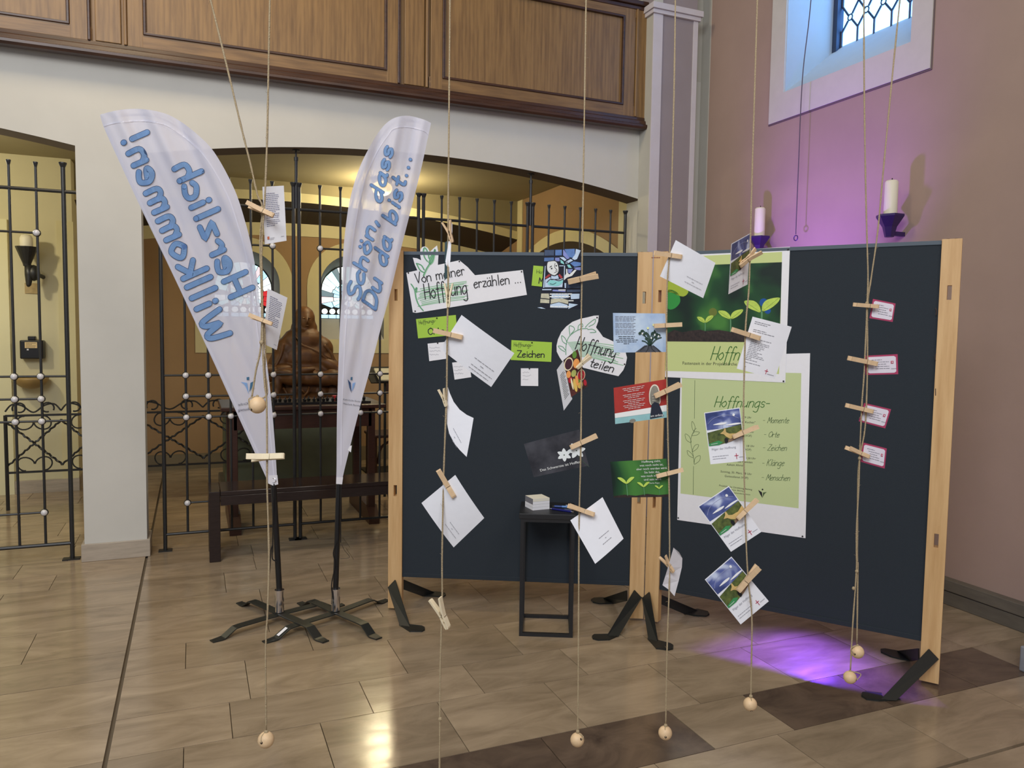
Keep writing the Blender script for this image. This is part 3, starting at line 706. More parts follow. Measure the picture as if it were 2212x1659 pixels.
# candle rack with small dark holders on the table
g = empty('candle_rack', ((TX0+TX1)/2, 6.05, TZ), 'low black candle rack with a row of small holders on the dark table', 'candle rack')
MB().box((TX0+.22, 5.95, TZ), (TX1-.02, 6.2, TZ+.018)).build('tray', BLACKPLASTIC, g)
for i in range(22):
    x = TX0+.26+i*(TX1-TX0-.32)/21; MB().lathe((x, 5.98+.04*(i % 2), TZ+.018), [(.010, 0), (.014, .022), (.007, .024), (.003, .042)], 8).build('candle_cup', BLACKPLASTIC, g)
tag(MB().lathe((wy(729, 862, 6.0).x, 6.10, TZ+.018), [(.022, 0), (.026, .03), (.022, .035)], 14).build('votive_light', mat('red_glass', (190, 40, 46), .3), loc=(wy(729, 862, 6.0).x, 6.10, TZ)), 'small red votive light at the right end of the candle rack', 'candle')
# pedestal with greenish front and carved pieta
SY = 7.55; sx = wy(655, 800, SY).x
g = empty('statue_pedestal', (sx, SY, 0), 'grey-green plinth under the carved wooden statue', 'plinth')
pz = wy(655, 868, SY-.25).z-.06
MB().box((sx-.72, SY-.22, .03), (sx+.50, SY+.35, pz-.05)).build('block', mat('grey_green_paint', (98, 104, 84), .8, noise=.08, nscale=4), g, bevel=.008)
MB().box((sx-.76, SY-.26, 0), (sx+.54, SY+.39, .09)).build('base', DARKSTONE, g, bevel=.006); MB().box((sx-.74, SY-.24, pz-.05), (sx+.52, SY+.37, pz)).build('slab', DARKSTONE, g, bevel=.005)
g = empty('wooden_statue', (sx, SY, pz), 'carved brown wooden sculpture of a hooded seated figure holding a lying figure', 'statue')
S = lambda px, py, y=SY: wy(px, py, y)
def blob(parts, name, vox=.012, sm=4):
    mb = MB()
    for p in parts:
        if len(p) == 3: mb.ball(p[0], p[1], 14, rot=Matrix.Rotation(p[2], 3, 'Y'))
        else: mb.ball(p[0], p[1], 14)
    o = mb.build(name, STATUE, g, smooth=True)
    r = o.modifiers.new('remesh', 'REMESH'); r.mode = 'VOXEL'; r.voxel_size = vox; r.use_smooth_shade = True
    s = o.modifiers.new('smooth', 'SMOOTH'); s.factor = .5; s.iterations = sm
    return o
def V3(x, y, z): return Vector((x, y, z))
hd = S(658, 690)
body = [(hd+V3(0, .03, .01), (.105, .10, .12)), (hd+V3(0, .03, -.09), (.128, .10, .13)), (hd+V3(.0, .03, -.20), (.18, .13, .13)), (hd+V3(-.07, .0, -.10), (.03, .06, .14), .15), (hd+V3(.07, .0, -.10), (.03, .06, .14), -.15), (hd, (.085, .09, .12)), (hd+V3(.005, -.05, -.02), (.055, .06, .085)), (hd+V3(.006, -.115, -.015), (.012, .02, .03)), (hd+V3(0, .01, -.14), (.10, .11, .10)),
        (S(655, 735), (.20, .15, .13)), (S(620, 752), (.11, .13, .12), .5), (S(695, 752), (.11, .13, .12), -.5), (S(655, 770), (.24, .18, .16)),
        (S(605, 780), (.10, .14, .20), .45), (S(703, 780), (.10, .14, .20), -.45), (S(655, 805), (.34, .20, .13)), (S(655, 835), (.27, .19, .20)), (S(630, 850), (.12, .2, .17)), (S(690, 850), (.12, .2, .17)),
        (S(718, 790, SY-.12), (.13, .07, .06), .5), (S(735, 812, SY-.16), (.05, .05, .10)), (S(600, 800, SY-.15), (.14, .07, .05), -.2)]
blob(body, 'seated_figure')
# veil folds, collar lines
for pts in ([(636, 725), (648, 742), (668, 752), (690, 762), (712, 780)], [(640, 730), (650, 760), (640, 790)], [(612, 742), (606, 770), (590, 800)], [(700, 745), (716, 765), (722, 790)]):
    MB().tube(spline([S(a, b, SY-.14) for a, b in pts], 5), .013, 6).build('robe_fold', STATUE, g, smooth=True)
for dx in (-.025, .030): MB().ball(hd+V3(dx, -.105, .012), (.014, .008, .007), 8).build('eyelid', STATUE, g, smooth=True)
MB().ball(hd+V3(.004, -.108, -.060), (.022, .010, .006), 8).build('mouth', STATUE, g, smooth=True)
YL = SY-.20
lying = [(S(582, 806, YL), (.085, .09, .085)), (S(575, 800, YL-.02), (.05, .08, .05)), (S(604, 812, YL), (.07, .07, .06)), (S(635, 814, YL), (.17, .11, .085), .06), (S(668, 816, YL), (.14, .10, .075)),
         (S(700, 818, YL), (.15, .09, .07)), (S(722, 815, YL-.03), (.10, .08, .075), .5), (S(742, 828, YL-.02), (.07, .06, .11)), (S(600, 832, YL-.05), (.035, .04, .09)), (S(598, 850, YL-.06), (.03, .03, .07)), (S(655, 800, YL-.08), (.12, .035, .03), -.12), (S(618, 806, YL-.07), (.09, .04, .035), .2)]
blob(lying, 'lying_figure', .010)
blob([(S(655, 862, SY-.05), (.40, .22, .10)), (S(600, 850, SY-.05), (.10, .14, .14)), (S(720, 850, SY-.05), (.12, .14, .14))], 'carved_base', .014)
for a, b, c, d in ((612, 838, 622, 862), (640, 836, 660, 850), (668, 836, 655, 858), (690, 838, 700, 864)):
    MB().tube([S(a, b, SY-.24), S((a+c)/2+3, (b+d)/2, SY-.26), S(c, d, SY-.25)], .012, 6).build('robe_fold', STATUE, g, smooth=True)
# bench in front of the screen
BX0, BX1, BY0, BY1, BZ = .078, 1.75, 5.165, 5.50, .455
g = empty('wooden_bench', ((BX0+BX1)/2, 5.33, 0), 'long low black-brown wooden bench standing before the iron screen', 'bench')
MB().box((BX0+.07, BY0+.004, BZ-.03), (BX1, BY1, BZ)).build('seat', DARKWOOD, g, bevel=.004)
MB().box((BX0+.07, BY0+.002, BZ-.092), (BX1, BY0+.028, BZ-.03)).build('apron', DARKWOOD, g, bevel=.002); MB().box((BX0+.07, BY1-.03, BZ-.092), (BX1, BY1-.004, BZ-.03)).build('apron', DARKWOOD, g)
for x in (BX0, BX1-.068):
    for y in (BY0, BY1-.07): MB().box((x, y, 0), (x+.068, y+.07, BZ+.0)).build('leg', DARKWOOD, g, bevel=.004)
    MB().box((x, BY0+.07, BZ-.07), (x+.068, BY1-.07, BZ)).build('end_rail', DARKWOOD, g)
# stool-like chair and music stand at the right behind the screen
cx0 = wy(800, 950, 7.2).x; zs = wy(815, 937, 7.2).z
g = empty('wooden_chair', (cx0+.2, 7.3, 0), 'old brown wooden chair beside the wall behind the screen, half hidden by the left pinboard', 'chair')
MB().box((cx0, 7.1, zs-.03), (cx0+.42, 7.5, zs)).build('seat', REDWOOD, g, bevel=.01)
for x in (cx0+.03, cx0+.36):
    for y in (7.13, 7.45): MB().tube([(x, y, 0), (x, y, zs-.03)], .02, 8).build('leg', REDWOOD, g)
for x in (cx0+.06, cx0+.34):
    MB().tube(spline([(x, 7.14, zs*.45), (x+.03, 7.14, zs*.75), (x+.13, 7.14, zs*.88)], 5), .013, 6).build('brace', REDWOOD, g)
for x in (cx0+.26, cx0+.40): MB().tube([(x, 7.47, zs), (x, 7.5, zs+.45)], .016, 8).build('back_post', REDWOOD, g)
MB().box((cx0+.22, 7.47, zs+.38), (cx0+.44, 7.50, zs+.5)).build('back_rail', REDWOOD, g, bevel=.006)
px = wy(822, 815, 6.6).x
g = empty('book_stand', (px+.02, 6.6, 0), 'black book stand behind the screen, beside the narrow feather flag', 'stand')
zc_ = wy(822, 812, 6.6).z
MB().slab([(px-.10, 6.52, zc_-.06), (px+.22, 6.52, zc_-.06), (px+.22, 6.66, zc_+.07), (px-.14, 6.66, zc_+.07)], (0, -.008, .008)).build('desk', BLACKPLASTIC, g)
MB().tube([(px+.04, 6.6, .03), (px+.04, 6.6, zc_-.01)], .012, 8).build('pole', BLACKMETAL, g)
for a in range(3): MB().tube([(px+.04, 6.6, .25), (px+.04+.2*math.cos(a*2.1+.5), 6.6+.2*math.sin(a*2.1+.5), .008)], .009, 6).build('leg', BLACKMETAL, g)
mb = MB(); mb.slab([(px-.03, 6.515, zc_-.04), (px+.20, 6.515, zc_-.04), (px+.20, 6.62, zc_+.055), (px-.055, 6.62, zc_+.055)], (0, -.010, .012)); tag(mb.build('open_book', mat('book_page', (236, 226, 186), .8), loc=(px, 6.56, zc_)), 'pale open book lying on the black book stand', 'book')
mb = MB(); mb.box((wy(790, 985, 7.9).x, 7.7, .0), (wy(840, 985, 7.9).x+.3, 8.2, .014)); tag(mb.build('floor_mat', mat('black_mat', (40, 36, 30), .95, noise=.3, nscale=150), loc=(wy(800, 985, 7.9).x, 7.9, 0)), 'dark ribbed mat on the floor behind the brown chair', 'mat')
# ceiling lamp of the chapel
g = empty('ceiling_lamp', (1.72, 7.5, ZC), 'glowing round ceiling lamp seen through the narrow feather flag', 'lamp')
MB().lathe((1.72, 7.5, ZC-.03), [(.10, 0), (.10, .03)], 20).build('base', BLACKMETAL, g)
MB().ball((1.72, 7.5, ZC-.095), (.10, .10, .07), 20).build('glass_globe', mat('lamp_globe', (255, 240, 190), .4, emit=(255, 222, 130), estr=5), g, smooth=True)
# ================================================================== LEFT ROOM: sconce, box, bowl, plate
def torch(): 
    p = wy(58, 560, 7.72); g = empty('wall_torch', (p.x+.03, 7.9, p.z), 'dark wall torch with a pale candle in the left archway', 'wall torch')
    zt, zb = wy(58, 533, 7.72).z, wy(62, 575, 7.72).z; x = p.x
    mb = MB(); n = 16; mb.lathe((x, 7.72, 0), [(.028, zb), (.032, zb+.02), (.086, zt-.004), (.086, zt), (.078, zt)], n); mb.build('cone_holder', IRON, g)
    MB().tube([(x+.01, 7.72, zb+.01), (x+.012, 7.73, zb-.07), (x+.008, 7.72, zb-.16), (x+.006, 7.71, zb-.17)], [.03, .034, .020, .012], 10).build('handle', IRON, g, smooth=True)
    MB().ball((x+.045, 7.74, zb-.055), (.05, .05, .07), 12).build('fist', IRON, g, smooth=True)
    MB().tube([(x+.06, 7.74, zb-.06), (x+.09, 7.9, zb-.08)], .018, 8).build('arm', IRON, g)
    r = .05; z1 = wy(57, 507, 7.72).z; tag(MB().lathe((x, 7.72, 0), [(r*.8, zt-.03), (r, zt), (r, z1-.03), (r*.75, z1-.005), (r*.3, z1)], 16).build('candle', WAX, smooth=True, loc=(x, 7.72, zt)), 'stubby pale candle in the dark wall torch', 'candle')
torch()
a, b = wy(45, 775, 7.84), wy(95, 735, 7.84)
g = empty('collection_box', ((a.x+b.x)/2, 7.87, a.z), 'black metal box with a paper label on the wall of the left archway', 'box')
MB().box((a.x, 7.80, a.z), (b.x, 7.90, b.z)).build('body', BLACKPLASTIC, g, bevel=.01)
MB().box((a.x+.06, 7.81, b.z), (b.x-.06, 7.87, b.z+.035)).build('lid_slot', BLACKPLASTIC, g, bevel=.006)
D = Draw(lambda u, v, h: Vector((a.x+(b.x-a.x)*u, 7.799-h, a.z+(b.z-a.z)*v)))
D.poly(mat('label_cream', (226, 200, 150), .8), [(.22, .58), (.74, .58), (.74, .90), (.22, .90)]); D.lines(REDWOOD, (.27, .84), (.42, 0), (0, -.07), 4, [1, .6, 1, .9], .02)
D.poly(KNOB, [(.3, .46), (.38, .46), (.38, .54), (.3, .54)]); D.build('label', g, 'cream paper label')
c = wy(68, 815, 7.80); mb = MB(); R_ = .135; prof = [(R_*math.cos(t*math.pi/16), -R_*.75*math.sin(t*math.pi/16)) for t in range(8, -1, -1)]; prof = [(max(.01, r), z) for r, z in prof]+[(R_*.86, 0), (R_*.5, -.05), (.01, -.06)]
mb.lathe((c.x, 7.79, c.z), prof, 20); tag(mb.build('holy_water_bowl', mat('ochre_stone', (158, 130, 78), .5, noise=.15, nscale=10), smooth=True, loc=(c.x, 7.79, c.z)), 'ochre stone water bowl on the wall below the black box', 'bowl')
a, b = wy(54, 634, 7.9), wy(80, 612, 7.9); tag(MB().box((a.x, 7.89, a.z), (b.x+.01, 7.90, b.z)).build('wall_plate', mat('ochre_plate', (178, 156, 112), .7, noise=.15, nscale=30), loc=(a.x, 7.9, a.z), bevel=.002), 'small square ochre plate on the wall below the torch', 'plate')
# ================================================================== RIGHT WALL: candle brackets, bell cord, stone plinth
def bracket(px, py0, pyt, wpx, cpx, cy0, cy1, lab, lab2):
    xx = XB-.115; c = wx(px, pyt, xx); b = wx(px, py0, xx); wd = wpx; g = empty('candle_bracket', (c.x, c.y, b.z), lab, 'candle holder', 'purple wall candle holders')
    mb = MB(); zt, zb = c.z, b.z
    mb.lathe((xx, c.y, 0), [(wd*.33, zb), (wd*.52, zb+(zt-zb)*.45), (wd, zt-.012), (wd, zt), (wd*.92, zt)], 6); mb.build('bowl', PURPLEMET, g)
    MB().box((xx, c.y-.012, zb+.01), (XB, c.y+.012, zb+.035)).build('wall_arm', PURPLEMET, g)
    t0, t1 = zt, wx(cpx, cy1, xx).z
    k = MB().lathe((xx, c.y, 0), [(.036, t0-.03), (.038, t0), (.037, t1-.01), (.030, t1), (.01, t1-.004)], 18).build('candle', WAX, smooth=True, loc=(xx, c.y, t0)); tag(k, lab2, 'candle', 'cream pillar candles on the purple holders')
    MB().tube([(xx, c.y, t1-.01), (xx+.003, c.y, t1+.014)], .003, 6).build('wick', WICK, k)
bracket(1923, 512, 464, .078, 1922, 462, 391, 'dark purple tapered candle bracket on the right wall above the right pinboard', 'tall cream candle on the large purple bracket at the right')
bracket(1640, 545, 511, .078, 1641, 510, 449, 'purple candle bracket half hidden behind the top edge of the right pinboard', 'cream candle on the purple bracket nearer the corner pilaster')
mb = MB(); xx = XB-.10
pts = [wx(x, y, xx) for x, y in ((1757, -60), (1748, 40), (1735, 150), (1729, 250), (1726, 330), (1721, 450), (1719, 506))]
mb.tube(spline(pts, 5), .0035, 6); g = tag(mb.build('bell_cord', mat('dark_cord', (92, 84, 92), .8), loc=pts[-1]), 'thin dark cord with a ring hanging before the right wall', 'cord')
c = wx(1719, 514, xx); MB().tube([(c.x, c.y+.018*math.cos(t*.524), c.z+.018*math.sin(t*.524)) for t in range(12)], .0035, 6, closed=True).build('ring', PURPLEMET, g)
MB().tube([pts[0], pts[0]+Vector((0.0, .0, 1.6))], .0035, 6).build('cord_top', MATS['dark_cord'], g)
a = fl(2200, 1448); b = fl(2212, 1440)
g = empty('stone_plinth', (a.x+.15, a.y-.1, 0), 'pale grey stepped stone plinth cut off by the right picture edge', 'plinth')
PG = mat('pale_grey_stone', (150, 152, 156), .7, noise=.1, nscale=12)
MB().box((a.x, a.y-.4, 0), (a.x+.35, a.y, .115)).build('lower_step', PG, g, bevel=.006); MB().box((a.x+.012, a.y-.4, .118), (a.x+.35, a.y-.01, .165)).build('upper_step', PG, g, bevel=.006)
MB().box((a.x+.035, a.y-.38, .165), (a.x+.33, a.y-.03, .19)).build('cap', PG, g, bevel=.004)
# ================================================================== FEATHER FLAGS
FH = Vector((math.sin(YAW), math.cos(YAW), 0))
def hp(x, y, D): return onplane(x, y, CAM+FH*D, FH)
def corners(pts, D):
    if not isinstance(D, (list, tuple)): D = [D]*4
    return [hp(x, y, d) for (x, y), d in zip(pts, D)]
def cloth(name, c, a=.30, clear=.10):
    m = bpy.data.materials.new(name); m.use_nodes = True; N = m.node_tree.nodes; L = m.node_tree.links
    b = N['Principled BSDF']; b.inputs['Base Color'].default_value = (*lin(c), 1); b.inputs['Roughness'].default_value = .7; b.inputs['Sheen Weight'].default_value = .2
    t = N.new('ShaderNodeBsdfTranslucent'); t.inputs[0].default_value = (*lin(c), 1)
    tr = N.new('ShaderNodeBsdfTransparent'); m1 = N.new('ShaderNodeMixShader'); m2 = N.new('ShaderNodeMixShader'); o = N['Material Output']
    m1.inputs[0].default_value = a; m2.inputs[0].default_value = clear
    L.new(b.outputs[0], m1.inputs[1]); L.new(t.outputs[0], m1.inputs[2]); L.new(m1.outputs[0], m2.inputs[1]); L.new(tr.outputs[0], m2.inputs[2]); L.new(m2.outputs[0], o.inputs[0])
    g = N.new('ShaderNodeNewGeometry'); n = N.new('ShaderNodeTexNoise'); n.inputs['Scale'].default_value = 700; bp = N.new('ShaderNodeBump'); bp.inputs['Strength'].default_value = .1; bp.inputs['Distance'].default_value = .002
    L.new(g.outputs['Position'], n.inputs['Vector']); L.new(n.outputs['Fac'], bp.inputs['Height']); L.new(bp.outputs[0], b.inputs['Normal'])
    MATS[name] = m; return m
FLAGC = cloth('flag_polyester', (236, 236, 252)); FLAGB = cloth('flag_blue_print', (140, 182, 234), .3, .06); FLAGD = cloth('flag_outline_print', (52, 84, 130), .2, .04); FLAGS_ = cloth('flag_sleeve', (236, 236, 248), .25, .04)
FLAGK = cloth('flag_grey_print', (90, 96, 116), .2, .05); FLAGT = cloth('flag_teal_print', (56, 112, 150), .2, .05)
def curve_at(P, t):
    L = [0]
    for a, b in zip(P[:-1], P[1:]): L.append(L[-1]+(b-a).length)
    s = t*L[-1]
    for i in range(len(P)-1):
        if s <= L[i+1] or i == len(P)-2: return P[i].lerp(P[i+1], (s-L[i])/max(1e-9, L[i+1]-L[i]))
def flag(label, basepx, Lp, Rp, edgedir, amp, kf, poleright, polepx):
    B = fl(*basepx); n = Vector((CAM.x-B.x, CAM.y-B.y, 0)).normalized()
    g = empty('feather_flag', (B.x, B.y, 0), label, 'flag', 'two white feather flags')
    e = Vector(edgedir).normalized(); q = Vector((-e.y, e.x))
    z_lo, z_hi = Lp[0][1], Lp[-1][1]
    def f(x, y, h):
        d = Vector((x, y)).dot(q); k = max(0, min(1, (1043-y)/800)); edge = 1
        a = amp*k**.7*(math.sin(d*kf)+.35*math.sin(d*kf*2.3+y*.006+1)+.2*math.sin(y*.021+d*.03))
        return onplane(x, y, B+n*(a+h), n)
    LL = spline([Vector(p) for p in Lp], 8); RR = spline([Vector(p) for p in Rp], 8)
    nv, nu = 110, 34; mb = MB(); vs = []; fs = []
    for j in range(nv+1):
        a, b = curve_at(LL, j/nv), curve_at(RR, j/nv)
        for i in range(nu+1):
            p = a.lerp(b, i/nu); vs.append(f(p.x, p.y, 0))
    for j in range(nv):
        for i in range(nu): k = j*(nu+1)+i; fs.append((k, k+1, k+nu+2, k+nu+1))
    mb.add(vs, fs); fab = mb.build('fabric', FLAGC, g, smooth=True)
    return g, f, B, n, fab
L1 = [(579, 1041), (549, 975), (505, 878), (455, 768), (380, 607), (304, 449), (258, 350), (225, 277), (216, 248)]
R1 = [(599, 1045), (594, 961), (585, 856), (572.7, 751), (562, 660), (555, 600), (544.6, 539), (530, 480), (506, 408), (465, 332), (427, 291), (380, 256), (342, 241), (297, 235), (255, 238), (218, 247)]
def words(D, f, parent, txt, p0, p1, h, shear):
    """one mesh per word, spaced as the whole line would be"""
    gap = 2.2; tot = sum(GL[c][0]+gap for c in txt)-gap; p0, p1 = Vector(p0), Vector(p1); x = 0
    for wd in txt.split(' '):
        ln = sum(GL[c][0]+gap for c in wd)-gap; q = Draw(f, .0012)
        q.hand(FLAGB, wd, p0.lerp(p1, x/tot), p0.lerp(p1, (x+ln)/tot), h, 6.0, up=(-1, -.22), shear=shear, l=5, mt2=FLAGD, w2=7.4, gap=gap)
        q.build('greeting_word', parent, 'pale blue italic lettering with dark blue outline'); x += ln+gap+GL[' '][0]+gap
G1, F1_, BF1, N1, FB1 = flag('wide white feather flag leaning left with mirrored blue greeting text', (604, 1343), L1, R1, (.405, .914), .016, .085, True, None)
D = Draw(F1_, .0012)
hem = [(x-(9 if y > 560 else 12), y+(6 if y < 350 else 0)) for x, y in R1[:9]]
D.rib(FLAGS_, [(593, 1043), (586, 961), (576, 856), (561, 751), (549, 660), (541, 600), (530, 545), (514, 486), (490, 418), (448, 345), (412, 308), (368, 275), (335, 264), (297, 261), (250, 265), (224, 272)], 3.0, 3)
D.rib(FLAGS_, [(583, 1037), (553, 968), (465, 780), (310, 452), (229, 280)], 4, 3)
D.build('seam', FB1); D = Draw(F1_, .0012)
D.hand(FLAGB, 'Willkommen!', (455, 738), (262, 298), 56, 11.0, up=(1, -.4), l=5, mt2=FLAGD, w2=13.4, gap=2.6)
D.build('greeting_word', FB1, 'mirrored pale blue lettering with dark blue outline'); D = Draw(F1_, .0012)
D.hand(FLAGB, 'Herzlich', (498, 642), (374, 360), 52, 11.0, up=(1, -.4), l=5, mt2=FLAGD, w2=13.2, gap=2.6)
D.build('greeting_word', FB1, 'mirrored pale blue lettering with dark blue outline')
D = Draw(F1_, .0012)
D.poly(FLAGT, [(532.5, 815), (538.5, 814), (538, 821), (533, 821)], 5); D.poly(FLAGB, [(520, 825), (534, 827), (537.5, 851), (531, 836), (527, 830)], 5); D.poly(FLAGT, [(551, 822), (541, 827), (538.5, 847), (544, 838), (547, 829)], 5)
D.build('church_emblem', FB1, 'small blue figure emblem'); D = Draw(F1_, .0012)
D.font(FLAGK, 'Katholische Kirche', (577, 869), (513, 877), 8.2, up=(0, -1), l=5); D.font(FLAGK, 'Meschede Bestwig', (575, 881), (514, 889), 8.2, up=(0, -1), l=5)
D.build('parish_name', FB1, 'mirrored grey text')
L2 = [(726, 1043), (727, 1005), (727.7, 904), (730.6, 802), (734, 707), (738, 638), (739.5, 587), (743, 524), (749.6, 468), (756, 430), (768.6, 384.6), (781, 352), (796.5, 321), (816.7, 287), (837, 264), (857, 253), (882.5, 250), (915, 258), (931, 265.6)]
R2 = [(739, 1044), (741, 1028), (755, 970), (781, 866), (801.5, 791), (824.7, 701), (842, 637.7), (862, 554), (882.5, 473), (908, 372), (925.6, 292), (930.6, 268)]
G2, F2_, BF2, N2, FB2 = flag('narrow upright white feather flag with blue italic greeting text', (725, 1340), L2, R2, (-.22, .976), .014, .11, False, None)
D = Draw(F2_, .0012)
D.rib(FLAGS_, [(737, 1005), (738, 904), (742, 802), (747, 707), (752, 638), (756, 587), (762, 524), (770, 468), (778, 430), (790, 384), (803, 352), (818, 321), (836, 295), (850, 278), (880, 274), (915, 282), (925, 290)], 2.4, 3)
D.build('seam', FB2); D = Draw(F2_, .0012)
words(D, F2_, FB2, 'Sch\u00f6n, dass', (776, 648), (849, 322), 29, .35)
D = Draw(F2_, .0012)
words(D, F2_, FB2, 'Du da bist...', (811, 668), (888, 340), 31, .40)
D = Draw(F2_, .0012)
D = Draw(F2_, .0012)
D.poly(FLAGT, [(757.5, 815), (761.5, 814), (761, 821), (757.5, 821)], 5); D.poly(FLAGD, [(751, 819), (757.5, 827), (759.5, 849), (755, 838), (753, 828)], 5); D.poly(FLAGB, [(768, 826), (761.5, 828), (760, 846), (764, 838), (766, 832)], 5)
D.build('church_emblem', FB2, 'small blue figure emblem'); D = Draw(F2_, .0012)
D.font(FLAGK, 'Katholische Kirche', (741, 864), (778, 869), 5.0, l=5); D.font(FLAGK, 'Meschede Bestwig', (741, 873), (778, 878), 5.0, l=5)
D.build('parish_name', FB2, 'grey text')
def flagbase(g, B, n, polept, edge, toes, lab):
    bot, mid = polept
    zc = .048
    MB().tube([(B.x, B.y, zc+.005), (B.x, B.y, zc+.115)], .0225, 18).build('chrome_socket', CHROME, g, smooth=False)
    MB().tube([(B.x, B.y, zc+.115), (B.x, B.y, zc+.12)], .0245, 18).build('socket_rim', CHROME, g)
    P0 = Vector((B.x, B.y, zc+.11)); P1 = onplane(*mid, B-n*.012, n)
    pts = [P0, P0.lerp(P1, .5), P1]+[onplane(x, y, B-n*.034, n) for x, y in edge]
    rs = [.0155, .0145, .013]+[.008-.005*i/len(edge) for i in range(len(edge))]
    MB().tube(spline(pts[:3], 4)[:-1]+[pts[2]], .0145, 12).build('lower_pole', BLACKPLASTIC, g)
    MB().tube(spline(pts[2:], 4), .0045, 8).build('upper_pole', MATS['flag_pole_grey'] if 'flag_pole_grey' in MATS else mat('flag_pole_grey', (150, 150, 160), .4), g)
    for i, (ta, tb) in enumerate(toes):
        for t in (ta, tb):
            T_ = fl(*t); d = (T_-Vector((B.x, B.y, 0))); L = d.length; d.normalize(); s = Vector((-d.y, d.x, 0))*.024; z0 = zc-.004+(i*.005)
            prof = [(0, z0), (L*.60, z0), (L*.68, z0-.002), (L*.84, .008), (L*.88, .006), (L*1.0, .006)]
            mb = MB(); vs = []
            for a, z in prof:
                wd = .72 if a == prof[-1][0] else 1
                c = Vector((B.x, B.y, z))+d*a; vs += [c+s*wd, c-s*wd, c-s*wd-Vector((0, 0, .006)), c+s*wd-Vector((0, 0, .006))]
            fs = [(0, 1, 2, 3)]
            for k in range(len(prof)-1):
                o = 4*k
                for e in range(4): fs.append((o+e, o+(e+1) % 4, o+4+(e+1) % 4, o+4+e))
            o = 4*(len(prof)-1); fs.append((o+3, o+2, o+1, o)); mb.add(vs, fs); mb.build('foot', BLACKMETAL, g, bevel=.0015)
flagbase(G1, BF1, N1, ((604, 1305), (591, 1046)), [(592, 1000), (583, 900), (568, 760), (549, 620), (524, 490), (480, 380), (414, 300), (338, 252), (240, 252)], [((457, 1387), (741, 1307)), ((517, 1303), (704, 1388))], '')
flagbase(G2, BF2, N2, ((727, 1305), (732, 1046)), [(732, 1000), (735, 850), (741, 680), (748, 560), (761, 440), (787, 360), (827, 292), (862, 262), (918, 268)], [((570, 1389), (836, 1297)), ((648, 1303), (819, 1381))], '')
a = fl(583, 1377, .028); b = fl(604, 1363, .05)
# white sticker on a foot, dangling black cords
f_ = fl(570, 1389)-Vector((BF2.x, BF2.y, 0)); L_ = f_.length; d_ = f_.normalized(); s_ = Vector((-d_.y, d_.x, 0))*.010
zf = lambda t: .044+(t-.68)/(.84-.68)*(.008-.042)+.001
c0 = Vector((BF2.x, BF2.y, 0))+d_*L_*.70; c1 = Vector((BF2.x, BF2.y, 0))+d_*L_*.82
MB().slab([c0+s_+Vector((0,0,zf(.70))), c0-s_+Vector((0,0,zf(.70))), c1-s_+Vector((0,0,zf(.82))), c1+s_+Vector((0,0,zf(.82)))], (0, 0, .0012)).build('sticker', PAPER, G2, bevel=0)
def pxtube(pts, B, n, off, r, name, mt, g, k=5):
    MB().tube(spline([onplane(x, y, B+n*off, n) for x, y in pts], k), r, 6).build(name, mt, g)
pxtube([(592, 1045), (590, 1100), (589, 1175), (588, 1205), (595, 1212), (598, 1214)], BF1, N1, .02, .0028, 'elastic_cord', BLACKPLASTIC, G1)
pxtube([(589, 1178), (585, 1190), (583, 1230), (580, 1255), (581, 1268)], BF1, N1, .02, .0028, 'elastic_cord', BLACKPLASTIC, G1)
pxtube([(737, 1048), (736, 1110), (736, 1172)], BF2, N2, .012, .0025, 'elastic_cord', BLACKPLASTIC, G2)
pxtube([(727, 1170), (720, 1195), (724, 1220), (716, 1265), (721, 1295)], BF2, N2, .02, .0028, 'elastic_cord', BLACKPLASTIC, G2)
pxtube([(739, 1178), (745, 1190), (755, 1204), (735, 1207)], BF2, N2, .012, .001, 'elastic_cord', BLACKPLASTIC, G2)
mb = MB(); c = F1_(591, 1038, .006)
mb.tube([c+Vector((.0, 0, 0))+(_r*math.cos(t*.524)+Vector((0, 0, 1))*math.sin(t*.524))*.0115 for t in range(12)], .0035, 6, closed=True); mb.build('eyelet', CHROME, G1)
MB().slab([onplane(x, y, BF1+N1*.006, N1) for x, y in ((581, 1027), (599, 1026), (601, 1046), (590, 1049), (579, 1044))], N1*.002).build('end_tab', PAPERG, G1)
MB().slab([onplane(x, y, BF2+N2*.006, N2) for x, y in ((726.5, 1031), (741, 1031), (739, 1046), (726, 1045))], N2*.002).build('end_tab', PAPERG, G2)
MB().slab([onplane(x, y, BF2+N2*.004, N2) for x, y in ((755, 964), (760, 962), (758, 977), (751, 972))], N2*.001).build('care_label', PAPER, G2)
